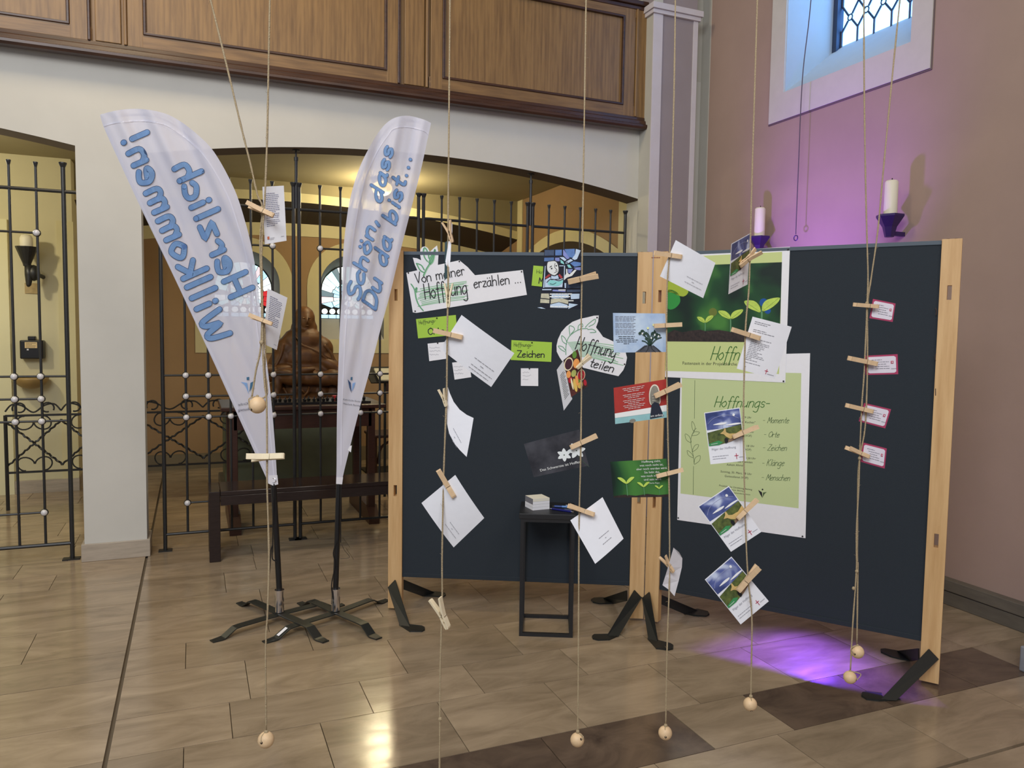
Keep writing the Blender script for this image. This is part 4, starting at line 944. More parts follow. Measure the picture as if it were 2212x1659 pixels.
# ================================================================== PINBOARDS
ZT = 1.912; PW = .074; PD = .046
def pinboard(PL, PR, label, slots, feet, name='pinboard'):
    d = (PR-PL); Lb = d.length; d.normalize(); n = Vector((d.y, -d.x, 0))
    if n.dot(CAM-PL) < 0: n = -n
    g = empty(name, ((PL.x+PR.x)/2, (PL.y+PR.y)/2, 0), label, 'pinboard', 'two dark fabric pinboards on wooden posts')
    up = Vector((0, 0, 1))
    def W(s, t, z): return PL+d*s-n*t+up*z       # s along, t backwards from the post face, z up
    def bx(mb, s0, s1, t0, t1, z0, z1, mt=None):
        return mb.obox(W((s0+s1)/2, (t0+t1)/2, (z0+z1)/2), d*(s1-s0)/2, n*(t1-t0)/2, up*(z1-z0)/2, mt)
    zsl = [onplane(x, y, PL, n).z for x, y in slots]
    for s0 in (0, Lb-PW):
        mb = MB(); z = 0.0; cs = s0+PW/2; hw = .0085
        zz = [0.012]
        for q in sorted(zsl): zz += [q-.030, q+.030]
        zz.append(ZT)
        for i in range(0, len(zz)-1):
            if i % 2 == 0: bx(mb, s0, s0+PW, 0, PD, zz[i], zz[i+1])
            else: bx(mb, s0, cs-hw, 0, PD, zz[i], zz[i+1]); bx(mb, cs+hw, s0+PW, 0, PD, zz[i], zz[i+1])
        p = mb.build('post', PINE, g)
        for ss in (.3, .7):
            MB().tube([W(s0+PW*ss, PD/2, ZT), W(s0+PW*ss, PD/2, ZT+.003)], .007, 8).build('bolt_cap', OAKDARK, p)
    zb = .182
    mb = MB(); bx(mb, PW+.001, Lb-PW-.001, .012, .034, zb+.02, ZT-.012); mb.build('fabric_panel', FELT, g)
    mb = MB(); bx(mb, PW+.001, Lb-PW-.001, .008, .040, ZT-.022, ZT-.004); mb.build('edge_rail', FELTEDGE, g, bevel=.002)
    mb = MB(); bx(mb, PW+.001, Lb-PW-.001, .008, .040, zb, zb+.022); mb.build('edge_rail', FELT, g, bevel=.002)
    return g, d, n, W, Lb
PLa = fl(838, 1318); PM1 = fl(1389, 1341.5); PM2 = fl(1391.5, 1342.5); PRb = fl(2027, 1484)
PB1, d1, n1, W1_, LB1 = pinboard(PLa, PM1, 'left freestanding pinboard, dark fabric between two pine posts', [(853, 637), (852, 1060)], None)
PB2, d2, n2, W2_, LB2 = pinboard(PM2, PRb, 'right freestanding pinboard, dark fabric, turned towards the right wall', [(1412, 640), (1410, 1085)], None)
def foot(g, top2, bot2, toe, back=False, W=None, n=None, PL=None):
    """bent flat steel foot: two top corners on the post face, two floor corners, rounded toe outline on the floor"""
    T_ = [onplane(x, y, PL+(n*.004 if not back else -n*(PD+.004)), n) for x, y in top2]
    B_ = [fl(x, y, .006) for x, y in bot2]
    q = (T_[1]-T_[0]).cross(B_[0]-T_[0]).normalized()*.005
    mb = MB(); mb.slab([T_[0], T_[1], B_[1], B_[0]], q); mb.build('foot_plate', BLACKMETAL, g, bevel=.0015)
    mb = MB(); mb.slab([fl(x, y, .001) for x, y in toe], (0, 0, .006)); mb.build('foot_toe', BLACKMETAL, g, bevel=.0015)
foot(PB1, [(838, 1269), (853, 1253)], [(864, 1351), (885, 1354)], [(862, 1350), (876, 1350), (911, 1354), (917, 1357), (917, 1362), (911, 1365), (885, 1365)], PL=PLa, n=n1)
foot(PB1, [(871, 1252), (871, 1273)], [(937, 1279), (913, 1288)], [(912, 1288), (937, 1279), (961, 1283), (963, 1286), (958, 1290)], True, PL=PLa, n=n1)
foot(PB1, [(1371, 1275), (1386, 1291)], [(1312, 1374), (1336, 1374)], [(1336, 1374), (1312, 1372), (1284, 1372), (1279, 1376), (1281, 1381), (1292, 1384), (1316, 1383)], PL=PLa, n=n1)
foot(PB1, [(1353, 1276), (1353, 1298)], [(1303, 1292), (1326, 1304)], [(1326, 1304), (1303, 1292), (1283, 1293), (1277, 1297), (1281, 1302), (1295, 1305)], True, PL=PLa, n=n1)
foot(PB2, [(1387, 1292), (1402, 1279)], [(1401, 1381), (1420, 1386)], [(1399, 1380), (1420, 1385), (1448, 1392), (1454, 1396), (1453, 1403), (1443, 1405), (1418, 1402)], PL=PM2, n=n2)
foot(PB2, [(1421, 1282), (1421, 1302)], [(1506, 1318), (1478, 1326)], [(1478, 1326), (1506, 1317), (1529, 1323), (1532, 1328), (1525, 1332), (1500, 1331)], True, PL=PM2, n=n2)
foot(PB2, [(2007, 1402), (2028, 1424)], [(1903, 1511), (1936, 1513)], [(1945, 1512), (1908, 1510), (1904, 1500), (1872, 1496), (1862, 1499), (1861, 1505), (1872, 1512), (1898, 1515)], PL=PM2, n=n2)
foot(PB2, [(1983, 1401), (1983, 1425)], [(1938, 1406), (1966, 1428)], [(1966, 1428), (1938, 1408), (1912, 1403), (1902, 1404), (1903, 1410), (1925, 1420), (1950, 1426)], True, PL=PM2, n=n2)
M1 = planemap(PLa-n1*.012, n1); M2 = planemap(PM2-n2*.012, n2)
# maker's mark on the right board's left post is a tiny grey stamp
D = Draw(planemap(PM2, n2)); D.lines(mat('stamp_brown', (150, 96, 70), .7), (1404, 556.5), (22, 0), (0, 2), 1, [1], 2.0, 1); D.build('stamp', PB2)
# resin streaks in the right post
D = Draw(planemap(PM2, n2)); 
for pts in ([(2021, 665), (2023, 672), (2022, 680)], [(2021, 765), (2020, 772), (2021, 779)], [(2021, 840), (2021, 854)]): D.rib(OAKDARK, pts, 1.8, .4)
D.build('resin_streak', PB2)
def pinned(name, outline, mp, label, cat, group=None, mt=PAPER, lift=.0015, pins=(), smooth=0):
    pts = [tuple(p) for p in (spline([Vector(q) for q in outline], smooth, True) if smooth else outline)]
    P = [mp(x, y, lift) for x, y in pts]; c = sum(P, Vector())/len(P); nn = (mp(pts[0][0], pts[0][1], lift+.001)-P[0])
    nn = (n1 if mp is M1 else n2)*.0008
    o = MB().slab(P, nn).build(name, mt, loc=c); tag(o, label, cat, group)
    for x, y in pins: MB().ball(mp(x, y, lift+.002), .0042, 8).build('pin', BLACKPLASTIC, o, smooth=True)
    return o
z6 = lambda *p: Z(820, 500, 4.1475, p); z7 = lambda *p: Z(1080, 520, 4.1475, p); zt = lambda *p: Z(1190, 680, 7.54, p)
GREENC = mat('bright_green_card', (172, 212, 78), .8); CRAY = mat('green_crayon', (150, 204, 160), .9); CRAY2 = mat('dark_green_crayon', (96, 164, 122), .9)
o = pinned('paper_banner', z6((240,370),(338,348),(316,300),(298,235),(335,240),(372,258),(362,200),(366,160),(385,138),(410,134),(432,150),(450,182),(485,150),(515,125),(528,200),(522,300),(715,258),(790,320),(855,392),(1283,345),(1320,568),(820,650),(330,730),(298,725)), M1, 'white paper banner with black handwriting and cut-out leaf on the left pinboard', 'sign', pins=z6((258,372),(318,714),(714,268),(1272,360)))
D = Draw(lambda a, b, h: M1(a, b, h+.0026))
rr = random.Random(5)
for i in range(13):
    y = 455+i*13; x0 = 350+rr.uniform(-15, 30); x1 = 770+rr.uniform(-60, 30)
    D.rib(CRAY, z6((x0, y+60), ((x0+x1)/2, y+18+rr.uniform(-5, 5)), (x1, y-8)), 1.5, 1)
for pts in ([(280,470),(310,520),(325,600),(350,660),(385,705)], [(320,520),(330,500),(325,540)], [(390,395),(420,330),(450,280),(490,180)], [(425,265),(400,230),(390,170),(405,145),(430,190),(440,240)], [(440,280),(455,230),(480,190),(495,160),(475,260),(450,290)], [(395,365),(360,345),(335,300),(330,285),(370,300),(395,340)]):
    D.rib(CRAY2, z6(*pts), 1.6, 2)
    D.rib(CRAY, z6(*[(a+6, b+5) for a, b in pts]), 2.6, 1)
D.build('crayon_drawing', o, 'green crayon strokes'); D = Draw(lambda a, b, h: M1(a, b, h+.0026))
D.hand(INK, 'Von meiner', z6((330, 468))[0], z6((765, 386))[0], 22, 1.9, l=3)
D.hand(INK, 'Hoffnung', z6((410, 606))[0], z6((790, 556))[0], 33, 2.1, l=3)
D.build('handwriting', o, 'black handwriting'); D = Draw(lambda a, b, h: M1(a, b, h+.0026))
D.hand(INK, 'erz\u00e4hlen ...', z6((848, 506))[0], z6((1270, 456))[0], 22, 1.9, l=3)
D.build('handwriting', o, 'black handwriting')
def greencard(outl, l1, l2, p1, p2, q1, q2, lab, pin, h2=14):
    o = pinned('index_card', outl, M1, lab, 'card', 'green index cards on the left pinboard', GREENC, pins=[pin])
    D = Draw(lambda a, b, h: M1(a, b, h+.0026)); D.hand(INK, l1, p1, p2, 8, .7, l=1); D.build('small_handwriting', o); D = Draw(lambda a, b, h: M1(a, b, h+.0026))
    if l2: D.hand(INK, l2, q1, q2, h2, 1.9, l=1)
    D.build('handwriting', o)
greencard(z6((326,785),(683,748),(697,925),(345,958)), 'Hoffnungs-', 'Orte', z6((355,832))[0], z6((505,812))[0], z6((440,925))[0], z6((580,912))[0], 'bright green card left of centre under the paper banner, partly behind an envelope', z6((513,776))[0])
greencard(z7((300,222),(500,240),(486,424),(283,402)), 'Hoffn', 'Mom', z7((328,292))[0], z7((440,300))[0], z7((348,382))[0], z7((470,390))[0], 'bright green card half hidden behind the stained glass picture card', z7((440,232))[0], 13)
greencard(z7((103,890),(466,910),(459,1086),(97,1068)), 'Hoffnungs-', 'Zeichen', z7((125,946))[0], z7((290,950))[0], z7((155,1042))[0], z7((400,1046))[0], 'bright green card reading Zeichen in the middle of the left pinboard', z7((287,913))[0])
for outl, lab, pin in ((z6((430,1005),(580,990),(600,1140),(445,1162)), 'small white note pinned left under the first green card', z6((520,1000))[0]), (z6((650,1175),(800,1158),(822,1305),(672,1328)), 'small white note lower down, just under the hanging envelope', z6((725,1172))[0]), (z7((187,1143),(343,1143),(343,1302),(187,1300)), 'small white note below the green Zeichen card', z7((264,1146))[0])):
    o = pinned('note', outl, M1, lab, 'note', 'small white notes on the left pinboard', pins=[pin])
    D = Draw(lambda a, b, h: M1(a, b, h+.0026)); x, y = outl[0]
    rr = random.Random(int(x))
    for i in range(3):
        D.rib(PALEINK, [(x+4+k*2.0, y+9+i*7.5-.05*k*2+rr.uniform(-1.3, 1.3)) for k in range(int(rr.uniform(7, 14)))], .6, 1)
    D.build('handwriting', o)
o = pinned('paper_cloud_sign', zt((780,10),(775,60),(770,110),(735,205),(800,290),(850,360),(1010,430),(1150,510),(1215,600),(1240,700),(1220,800),(1180,900),(1100,1000),(800,930),(540,865),(300,800),(180,750),(140,690),(95,600),(92,500),(115,400),(170,280),(250,190),(350,115),(480,65),(600,40),(700,15)), M1, 'white paper cut-out sign with handwriting and a crayon leaf wreath', 'sign', pins=zt((752,44),(1200,805)))
D = Draw(lambda a, b, h: M1(a, b, h+.0026))
for i in range(12):
    y = 440+i*22; D.rib(CRAY, zt((270+i*14, y+10), (600, y+5), (1000+rr.uniform(0, 200), y+75+i*6)), 1.4, 1)
for pts in ([(245,650),(245,520),(265,420),(310,340),(400,270),(500,230),(600,225)], [(225,600),(160,560),(120,510),(190,520),(235,575)], [(255,480),(190,430),(175,340),(230,380),(258,440)], [(310,330),(300,250),(305,180),(370,200),(380,250),(330,310)], [(440,245),(450,180),(500,140),(520,180),(480,225)], [(560,205),(620,140),(720,70),(710,140),(620,190)], [(600,240),(680,235),(735,280),(640,290)]):
    D.rib(CRAY2, zt(*pts), 1.3, 2)
D.build('crayon_drawing', o, 'green crayon leaf wreath'); D = Draw(lambda a, b, h: M1(a, b, h+.0026))
D.hand(INK, 'Hoffnung', zt((395, 560))[0], zt((1040, 700))[0], 29, 2.0, shear=.15, l=3)
D.build('handwriting', o, 'black handwriting'); D = Draw(lambda a, b, h: M1(a, b, h+.0026))
D.hand(INK, 'teilen', zt((625, 835))[0], zt((1010, 940))[0], 19, 2.0, shear=.15, l=3)
D.build('handwriting', o, 'black handwriting')
# posters on the right board
zp = lambda *p: Z(1400, 480, 4.608, p); zq = lambda *p: Z(1400, 800, 4.366, p)
LG = mat('pale_green_print', (206, 218, 148), .7); LG2 = mat('pale_green_print_2', (202, 216, 160), .7); GRN = mat('script_green', (64, 116, 48), .7); DGRN = mat('stem_green_print', (70, 96, 56), .7)
o2 = pinned('poster', [(1471, 770), (1750, 763), (1740, 1162.5), (1463, 1123)], M2, 'lower white poster with a pale green programme panel on the right pinboard', 'poster', 'posters on the right pinboard', PAPER, .001, pins=zq((284,1392),(1456,1566)))
D = Draw(lambda a, b, h: M2(a, b, h+.0018))
D.poly(LG2, [(1473, 800), (1731, 806), (1725, 1098), (1470, 1066)], .5)
D.rib(DGRN, zq((441,95),(437,455)), .8, 1, 0); D.rib(DGRN, zq((428,905),(426,1170)), .8, 1, 0)
D.rib(DGRN, zq((435,882),(425,800),(405,700),(405,640),(430,575),(455,545)), .8, 1)
for pts in ([(430,575),(412,530),(415,480),(440,520),(440,560)], [(412,612),(440,580),(485,585),(460,610),(425,615)], [(403,682),(360,655),(350,600),(385,620),(402,655)], [(415,765),(440,710),(475,700),(465,735),(430,762)], [(425,825),(380,800),(368,755),(405,780),(422,805)], [(435,882),(445,825),(490,805),(485,850),(450,880)]):
    D.rib(DGRN, zq(*pts), .8, 1, 4, closed=True)
D.hand(GRN, 'Hoffnungs-', zq((625, 345))[0], zq((1135, 350))[0], 23, 1.7, shear=.3, l=1)
for tx, a, b, hh in (('Momente', (1125,497), (1325,497), 13), ('Orte', (1135,630), (1235,630), 12), ('Zeichen', (1125,755), (1305,758), 13), ('Klange', (1118,900), (1280,900), 14), ('Menschen', (1112,1035), (1335,1042), 13)):
    if tx == 'Klange': D.hand(DGRN, 'Kl\u00e4nge', zq(a)[0], zq(b)[0], hh, .95, shear=.3, l=1)
    elif tx == 'Orte': D.hand(DGRN, 'Orte', zq(a)[0], zq(b)[0], hh, .95, shear=.3, l=1)
    else: D.hand(DGRN, tx, zq(a)[0], zq(b)[0], hh, .95, shear=.3, l=1)
    D.rib(DGRN, zq((a[0]-40, a[1]-25), (a[0]-22, a[1]-25)), .7, 1, 0)
for tx, x, y, s, ax in (('16. M\u00e4rz,  19 Uhr', 780, 450, 6.2, .02), ('"Ein St\u00fcck vom Kuchen"', 730, 490, 6.6, .04), ('Uhr', 955, 590, 6.2, .03), ('(VOF)', 910, 625, 6.2, .03), ('18 Uhr', 925, 722, 6.2, .02), ('(VOF)', 905, 756, 6.2, .02), ('19.30 Uhr', 905, 838, 6.2, .02), ('Konzert des Pianisten', 740, 862, 6.4, .06), ('Aeham Ahmad', 740, 898, 6.4, .05), ('Sonntag, 30. M\u00e4rz, 18 Uhr', 682, 962, 6.4, .09), ('Gottesdienst (VOF)', 720, 1005, 6.4, .09), ('Projektkirche Christk\u00f6nig Bestwig', 668, 1092, 5.2, .13), ('Bergstrasse  Bestwig', 740, 1126, 4.4, .12), ('Gemeindereferentin', 800, 1160, 4.6, .12)):
    p = zq((x, y))[0]; D.font(INK, tx, p, (p[0]+10, p[1]+10*ax), s, l=1)
D.disc(INK, zq((1079,1124))[0], 1.8, 1); D.poly(INK, zq((1038,1128),(1074,1150),(1078,1205),(1056,1168)), 1); D.poly(DGRN, zq((1120,1148),(1084,1152),(1080,1200),(1098,1165)), 1)
D.build('print', o2, 'pale green programme panel with dark print')
o1 = pinned('poster', [(1441, 549), (1706.5, 533), (1696.5, 826.5), (1426, 814)], M2, 'upper white poster with a photo of three seedlings on the right pinboard', 'poster', 'posters on the right pinboard', PAPER, .003, pins=zp((1393,273),(133,1530),(1348,1583)))
D = Draw(lambda a, b, h: M2(a, b, h+.0038))
D.poly(LG, [(1447, 556), (1689.5, 544), (1683, 808), (1433, 801)], .5)
def photo_mat(name, c1, c2, c3, sc=6, dist=.5):
    m = bpy.data.materials.new(name); m.use_nodes = True; N = m.node_tree.nodes; L = m.node_tree.links; b = N['Principled BSDF']; b.inputs['Roughness'].default_value = .35
    g = N.new('ShaderNodeNewGeometry'); n = N.new('ShaderNodeTexNoise'); n.inputs['Scale'].default_value = sc; n.inputs['Detail'].default_value = 1.5; n.inputs['Distortion'].default_value = dist
    r = N.new('ShaderNodeValToRGB'); r.color_ramp.elements[0].position = .36; r.color_ramp.elements[1].position = .66
    r.color_ramp.elements[0].color = (*lin(c1), 1); r.color_ramp.elements[1].color = (*lin(c3), 1); e = r.color_ramp.elements.new(.52); e.color = (*lin(c2), 1)
    L.new(g.outputs['Position'], n.inputs['Vector']); L.new(n.outputs['Fac'], r.inputs[0]); L.new(r.outputs[0], b.inputs['Base Color']); MATS[name] = m; return m
BOKEH = photo_mat('photo_dark_green', (22, 40, 32), (34, 78, 44), (74, 132, 58), 5.5)
EARTH = mat('photo_earth', (62, 48, 44), .5, noise=.5, nscale=70, c2=(26, 20, 22))
LEAF = mat('photo_leaf', (196, 222, 96), .5, noise=.15, nscale=60); LEAFV = mat('photo_leaf_vein', (140, 176, 66), .5); STEM = mat('photo_stem', (96, 150, 104), .5)
D.poly(BOKEH, zp((190,440),(1332,398),(1308,1195),(180,1186)), 1)
YG = mat('photo_bokeh_yellow', (168, 190, 62), .4); BG = mat('photo_bokeh_green', (52, 150, 66), .4); BB = mat('photo_bokeh_blue', (20, 84, 160), .4); BO = mat('photo_bokeh_ochre', (110, 122, 50), .4)
D.poly(YG, zp((196,590),(300,610),(400,680),(350,740),(230,700),(194,690)), 1.5, 4); D.poly(BG, zp((193,680),(290,700),(320,790),(260,860),(191,850)), 1.5, 4)
D.disc(BO, zp((645,895))[0], 9, 1.5, 20); D.disc(BB, zp((1150,800))[0], 9, 1.5, 20); D.disc(BB, zp((1190,880))[0], 7, 1.5, 20)
D.poly(EARTH, zp((183,1186),(195,1105),(260,1072),(340,1095),(430,1078),(520,1070),(570,1085),(700,1072),(830,1092),(960,1080),(1312,1090),(1308,1195)), 2)
def sprout(cx, cy, top, ll, rl, w):
    D.rib(STEM, zp((cx, cy), (cx+2, (cy+top)/2), (cx, top)), w, 3)
    D.poly(LEAF, zp(*ll), 3.5, 4); D.poly(LEAF, zp(*rl), 3.5, 4)
    for lf in (ll, rl): D.rib(LEAFV, zp(lf[0], lf[len(lf)//2]), .8, 4, 0)
sprout(567, 1080, 990, [(565,1000),(540,995),(505,975),(488,943),(530,945),(560,970)], [(570,1000),(575,965),(600,935),(648,928),(640,955),(605,985)], 2)
sprout(820, 1088, 950, [(818,962),(780,955),(730,930),(698,885),(760,882),(810,920)], [(826,962),(830,915),(870,880),(943,868),(930,905),(880,945)], 2.6)
sprout(1130, 960, 880, [(1118,895),(1060,880),(990,845),(958,785),(1050,782),(1105,830)], [(1140,885),(1140,820),(1190,770),(1306,750),(1290,800),(1215,860)], 4)
D.hand(GRN, 'Hoffnung', zp((622, 1370))[0], zp((1090, 1375))[0], 29, 1.9, shear=.3, l=1)
D.font(INK, 'Fastenzeit in der Projektkirche', zp((340, 1417))[0], zp((880, 1427))[0], 8.6, l=1, fit=118)
D.build('print', o1, 'photo of three green seedlings over pale green lettering field')
# white folded paper edge behind the hanging envelope
# ================================================================== BLACK SIDE TABLE
A_ = fl(1121, 1374); B_ = fl(1237, 1378); u_ = (B_-A_); sL = u_.length; u_.normalize(); v_ = Vector((-u_.y, u_.x, 0)); v_ = v_ if v_.y > 0 else -v_
hT = onplane(1123, 1109, A_, Vector((CAM.x-A_.x, CAM.y-A_.y, 0)).normalized()).z; sD = .262
g = empty('side_table', (A_+u_*sL/2+v_*sD/2)[:], 'small square black metal side table in front of the left pinboard', 'table')
SM = mat('black_side_table', (34, 35, 38), .45, noise=.1, nscale=60)
def tb(mb, s0, s1, t0, t1, z0, z1, mt=None): return mb.obox(A_+u_*(s0+s1)/2+v_*(t0+t1)/2+Vector((0, 0, (z0+z1)/2)), u_*(s1-s0)/2, v_*(t1-t0)/2, Vector((0, 0, (z1-z0)/2)), mt)
q = .017
tb(MB(), -.008, sL+.004, -.004, sD+.004, hT-.026, hT).build('table_top', SM, g, bevel=.002)
for s in (0, sL-q):
    for t in (0, sD-q): tb(MB(), s, s+q, t, t+q, 0, hT-.026).build('leg', SM, g)
for t in (0, sD-q): tb(MB(), q, sL-q, t, t+q, .0, q).build('bottom_rail', SM, g); tb(MB(), q, sL-q, t, t+q, hT-.042, hT-.026).build('top_rail', SM, g)
for s in (0, sL-q): tb(MB(), s, s+q, q, sD-q, .0, q).build('bottom_rail', SM, g)
# note cube, pens
zc = lambda *p: Z(1080, 1040, 10.05, p)
c0 = fl(*zc((712, 632))[0], hT); c1 = fl(*zc((1075, 600))[0], hT); c2 = fl(*zc((556, 535))[0], hT)
du = (c1-c0); dv = Vector((-du.y, du.x, 0)).normalized()*du.length; dv = dv if dv.y > 0 else -dv
g = empty('note_cube', (c0+du/2+dv/2)[:], 'block of white note paper on the black side table', 'note block')
ch = .058
for i in range(4):
    MB().obox(c0+du/2+dv/2+Vector((0, 0, ch*(i+.5)/4)), du*.5*(1-.004*i), dv*.5, (0, 0, ch/8-.0004)).build('paper_block', PAPER if i < 3 else mat('cream_paper', (240, 236, 220), .8), g)
MB().obox(c0+du/2+dv/2+Vector((0, 0, ch/2)), du*.497, dv*.497, (0, 0, ch/2-.0006)).build('core', GREYINK, g)
def pen(p0, p1, lab, mats_):
    a, b = fl(*zc(p0)[0], hT+.006), fl(*zc(p1)[0], hT+.006); d = (b-a); g = empty('pen', ((a+b)/2)[:], lab, 'pen', 'blue ballpoint pens on the side table')
    MB().tube([a, a+d*.10], [.0012, .004], 8).build('tip', CHROME, g); MB().tube([a+d*.10, a+d*.45], .0052, 10).build('grip', mats_[0], g)
    MB().tube([a+d*.45, a+d*.92], .0054, 10).build('barrel', mats_[1], g); MB().tube([a+d*.92, a+d], .0028, 8).build('button', CHROME, g)
    MB().tube([a+d*.62+Vector((0, 0, .008)), a+d*.92+Vector((0, 0, .008))], .0014, 6).build('clip', CHROME, g)
pen((1085, 585), (1590, 662), 'dark blue ballpoint pen nearer the front of the black side table', (mat('navy_pen', (22, 26, 110), .3), MATS['navy_pen']))
pen((1135, 535), (1610, 560), 'blue ballpoint pen with light blue barrel, behind the dark one', (mat('blue_pen', (40, 74, 150), .3), mat('light_blue_pen', (96, 146, 214), .3)))
# ================================================================== STRINGS, BEADS, CLOTHESPINS AND CARDS
DS = [1.85, 1.95, 2.05, 2.12, 2.15, 2.35]
def cord(parent, pts, D, top=True, r=.0023, name='strand'):
    P = [hp(x, y, D) for x, y in pts]
    if top:
        d = (P[0]-P[1]); d = d/d.z; P = [P[0]+d*(6.2-P[0].z)]+[P[0]+d*k for k in (1.5, .5)]+P
        a = spline(P[3:], 6); P = P[:3]+a
    else: P = spline(P, 6)
    mb = MB(); rr = random.Random(len(pts)); rs = [r*rr.uniform(.85, 1.15) for _ in P]
    mb.tube(P, rs, 6)
    for i in range(3, len(P)-1, 4):    # loose fibres of the twine
        p = P[i]; 
        if p.z > 2.9: continue
        d = Vector((rr.uniform(-1, 1), rr.uniform(-1, 1), rr.uniform(-1, 1))).normalized()
        mb.tube([p, p+d*.006, p+d*.009+Vector((0, 0, rr.uniform(-.004, .004)))], .00035, 3)
    o = mb.build(name, STRING, parent, smooth=True); return P
def string(i, pts, label, extra=(), knots=()):
    D = DS[i]; p = hp(pts[-1][0], pts[-1][1], D); g = empty('hanging_string', p[:], label, 'string', 'jute strings hanging from above')
    cord(g, pts, D)
    for e, top in extra: cord(g, e, D+.006, top)
    for x, y in knots: MB().ball(hp(x, y, D), (.0055, .0055, .006), 8).build('knot', STRING, g, smooth=True)
    return g
string(0, [(583,0),(580,150),(577,300),(572,430),(567,500),(565,560),(567,650),(568,760),(572,830),(576,870),(577,980),(577,1050),(581,1200),(578,1320),(574,1400),(575,1581)],
       'doubled jute string at the left, in front of the leaning feather flag', [([(455,0),(487,130),(520,270),(540,350),(556,420),(567,450),(562,520),(565,640),(566,700),(562,760),(553,800),(544,858)], True), ([(570,690),(573,760),(572,800),(577,850),(562,862)], False)], [(566,450),(565,740),(575,1581)])
string(1, [(972,0),(970,240),(968,480),(968,620),(966,720),(965,850),(963,900),(958,1040),(955,1200),(955,1300),(951,1450),(950,1600),(949,1700)], 'jute string over the left pinboard, with the large envelope, running below the picture edge', knots=[(951,1553)])
string(2, [(1266,0),(1263,200),(1260,400),(1257,600),(1255,750),(1256,840),(1254,1000),(1251,1120),(1250,1300),(1249,1480),(1248,1582)], 'jute string at the middle of the picture, holding the stained glass picture card', knots=[(1248,1580)])
string(3, [(1459,0),(1456,200),(1451,400),(1447,540),(1441,620),(1440,760),(1441,850),(1444,1000),(1446,1100),(1446,1250),(1441,1400),(1438,1568)], 'jute string in front of the joint of the two pinboards, holding picture postcards', knots=[(1438,1567)])
string(4, [(1636,0),(1630,200),(1624,400),(1621,520),(1618,620),(1611,700),(1608,790),(1606,900),(1607,1000),(1611,1150),(1616,1250),(1624,1330),(1623,1440),(1622,1505)], 'jute string in front of the posters, holding landscape cards', knots=[(1622,1504)])
string(5, [(1866,0),(1867,200),(1870,400),(1873,520),(1875,600),(1873,660),(1867,800),(1862,870),(1858,960),(1855,1050),(1850,1150),(1850,1230),(1842,1350),(1837,1448)],
       'doubled jute string at the right holding four pink bordered cards', [([(1944,0),(1925,190),(1908,370),(1896,500),(1882,600),(1874,660),(1874,770),(1872,860),(1868,930),(1857,990),(1853,1050),(1852,1200),(1853,1230),(1851,1393)], True)], [(1873,655),(1844,1271),(1851,1234),(1857,990)])
def bead(x, y, i, pxr, lab, hx=.3, hy=-.2):
    D = DS[i]; c = hp(x, y, D); r = pxr*D/FPX*1.0; g = tag(MB().ball((c.x, c.y, c.z), r, 24).build('wooden_bead', BEAD, smooth=True, loc=c), lab, 'bead', 'round wooden beads on the string ends')
    v = (-FH*.75+_r*hx+Vector((0, 0, hy))).normalized()
    MB().tube([c+v*(r*.93), c+v*(r*1.008)], r*.17, 12).build('hole', mat('bead_hole', (48, 30, 20), .9), g)
    t = c+Vector((0, 0, r*1.02)); pts = [t, c+Vector((0, 0, r))*.75+_r*hx*r*1.6-FH*r*.55, c+v*r*1.03]
    MB().tube(spline(pts, 5), .0016, 6).build('string_loop', STRING, g)
    MB().ball(t, .004, 8).build('knot', STRING, g)
bead(556, 875, 0, 18.5, 'large wooden bead hanging before the leaning flag, above its tip', -.5, -.45)
bead(574.5, 1598, 0, 18, 'wooden bead at the foot of the leftmost string', -.2, .1)
bead(949, 1716, 1, 17, 'wooden bead below the picture edge on the second string')
bead(1247, 1598, 2, 15.5, 'wooden bead at the foot of the string in the middle of the picture', .5, .5)
bead(1437, 1583, 3, 15.3, 'wooden bead at the foot of the string before the pinboard joint', -.1, -.1)
bead(1620.5, 1521, 4, 15, 'wooden bead at the foot of the string before the posters, near the dark floor tile', .0, -.8)
bead(1852, 1408, 5, 14.3, 'wooden bead on the right doubled string, the higher of the two beads', -.8, -.1)
bead(1836, 1463, 5, 14, 'wooden bead on the right doubled string, the lower of the two beads', .9, -.2)
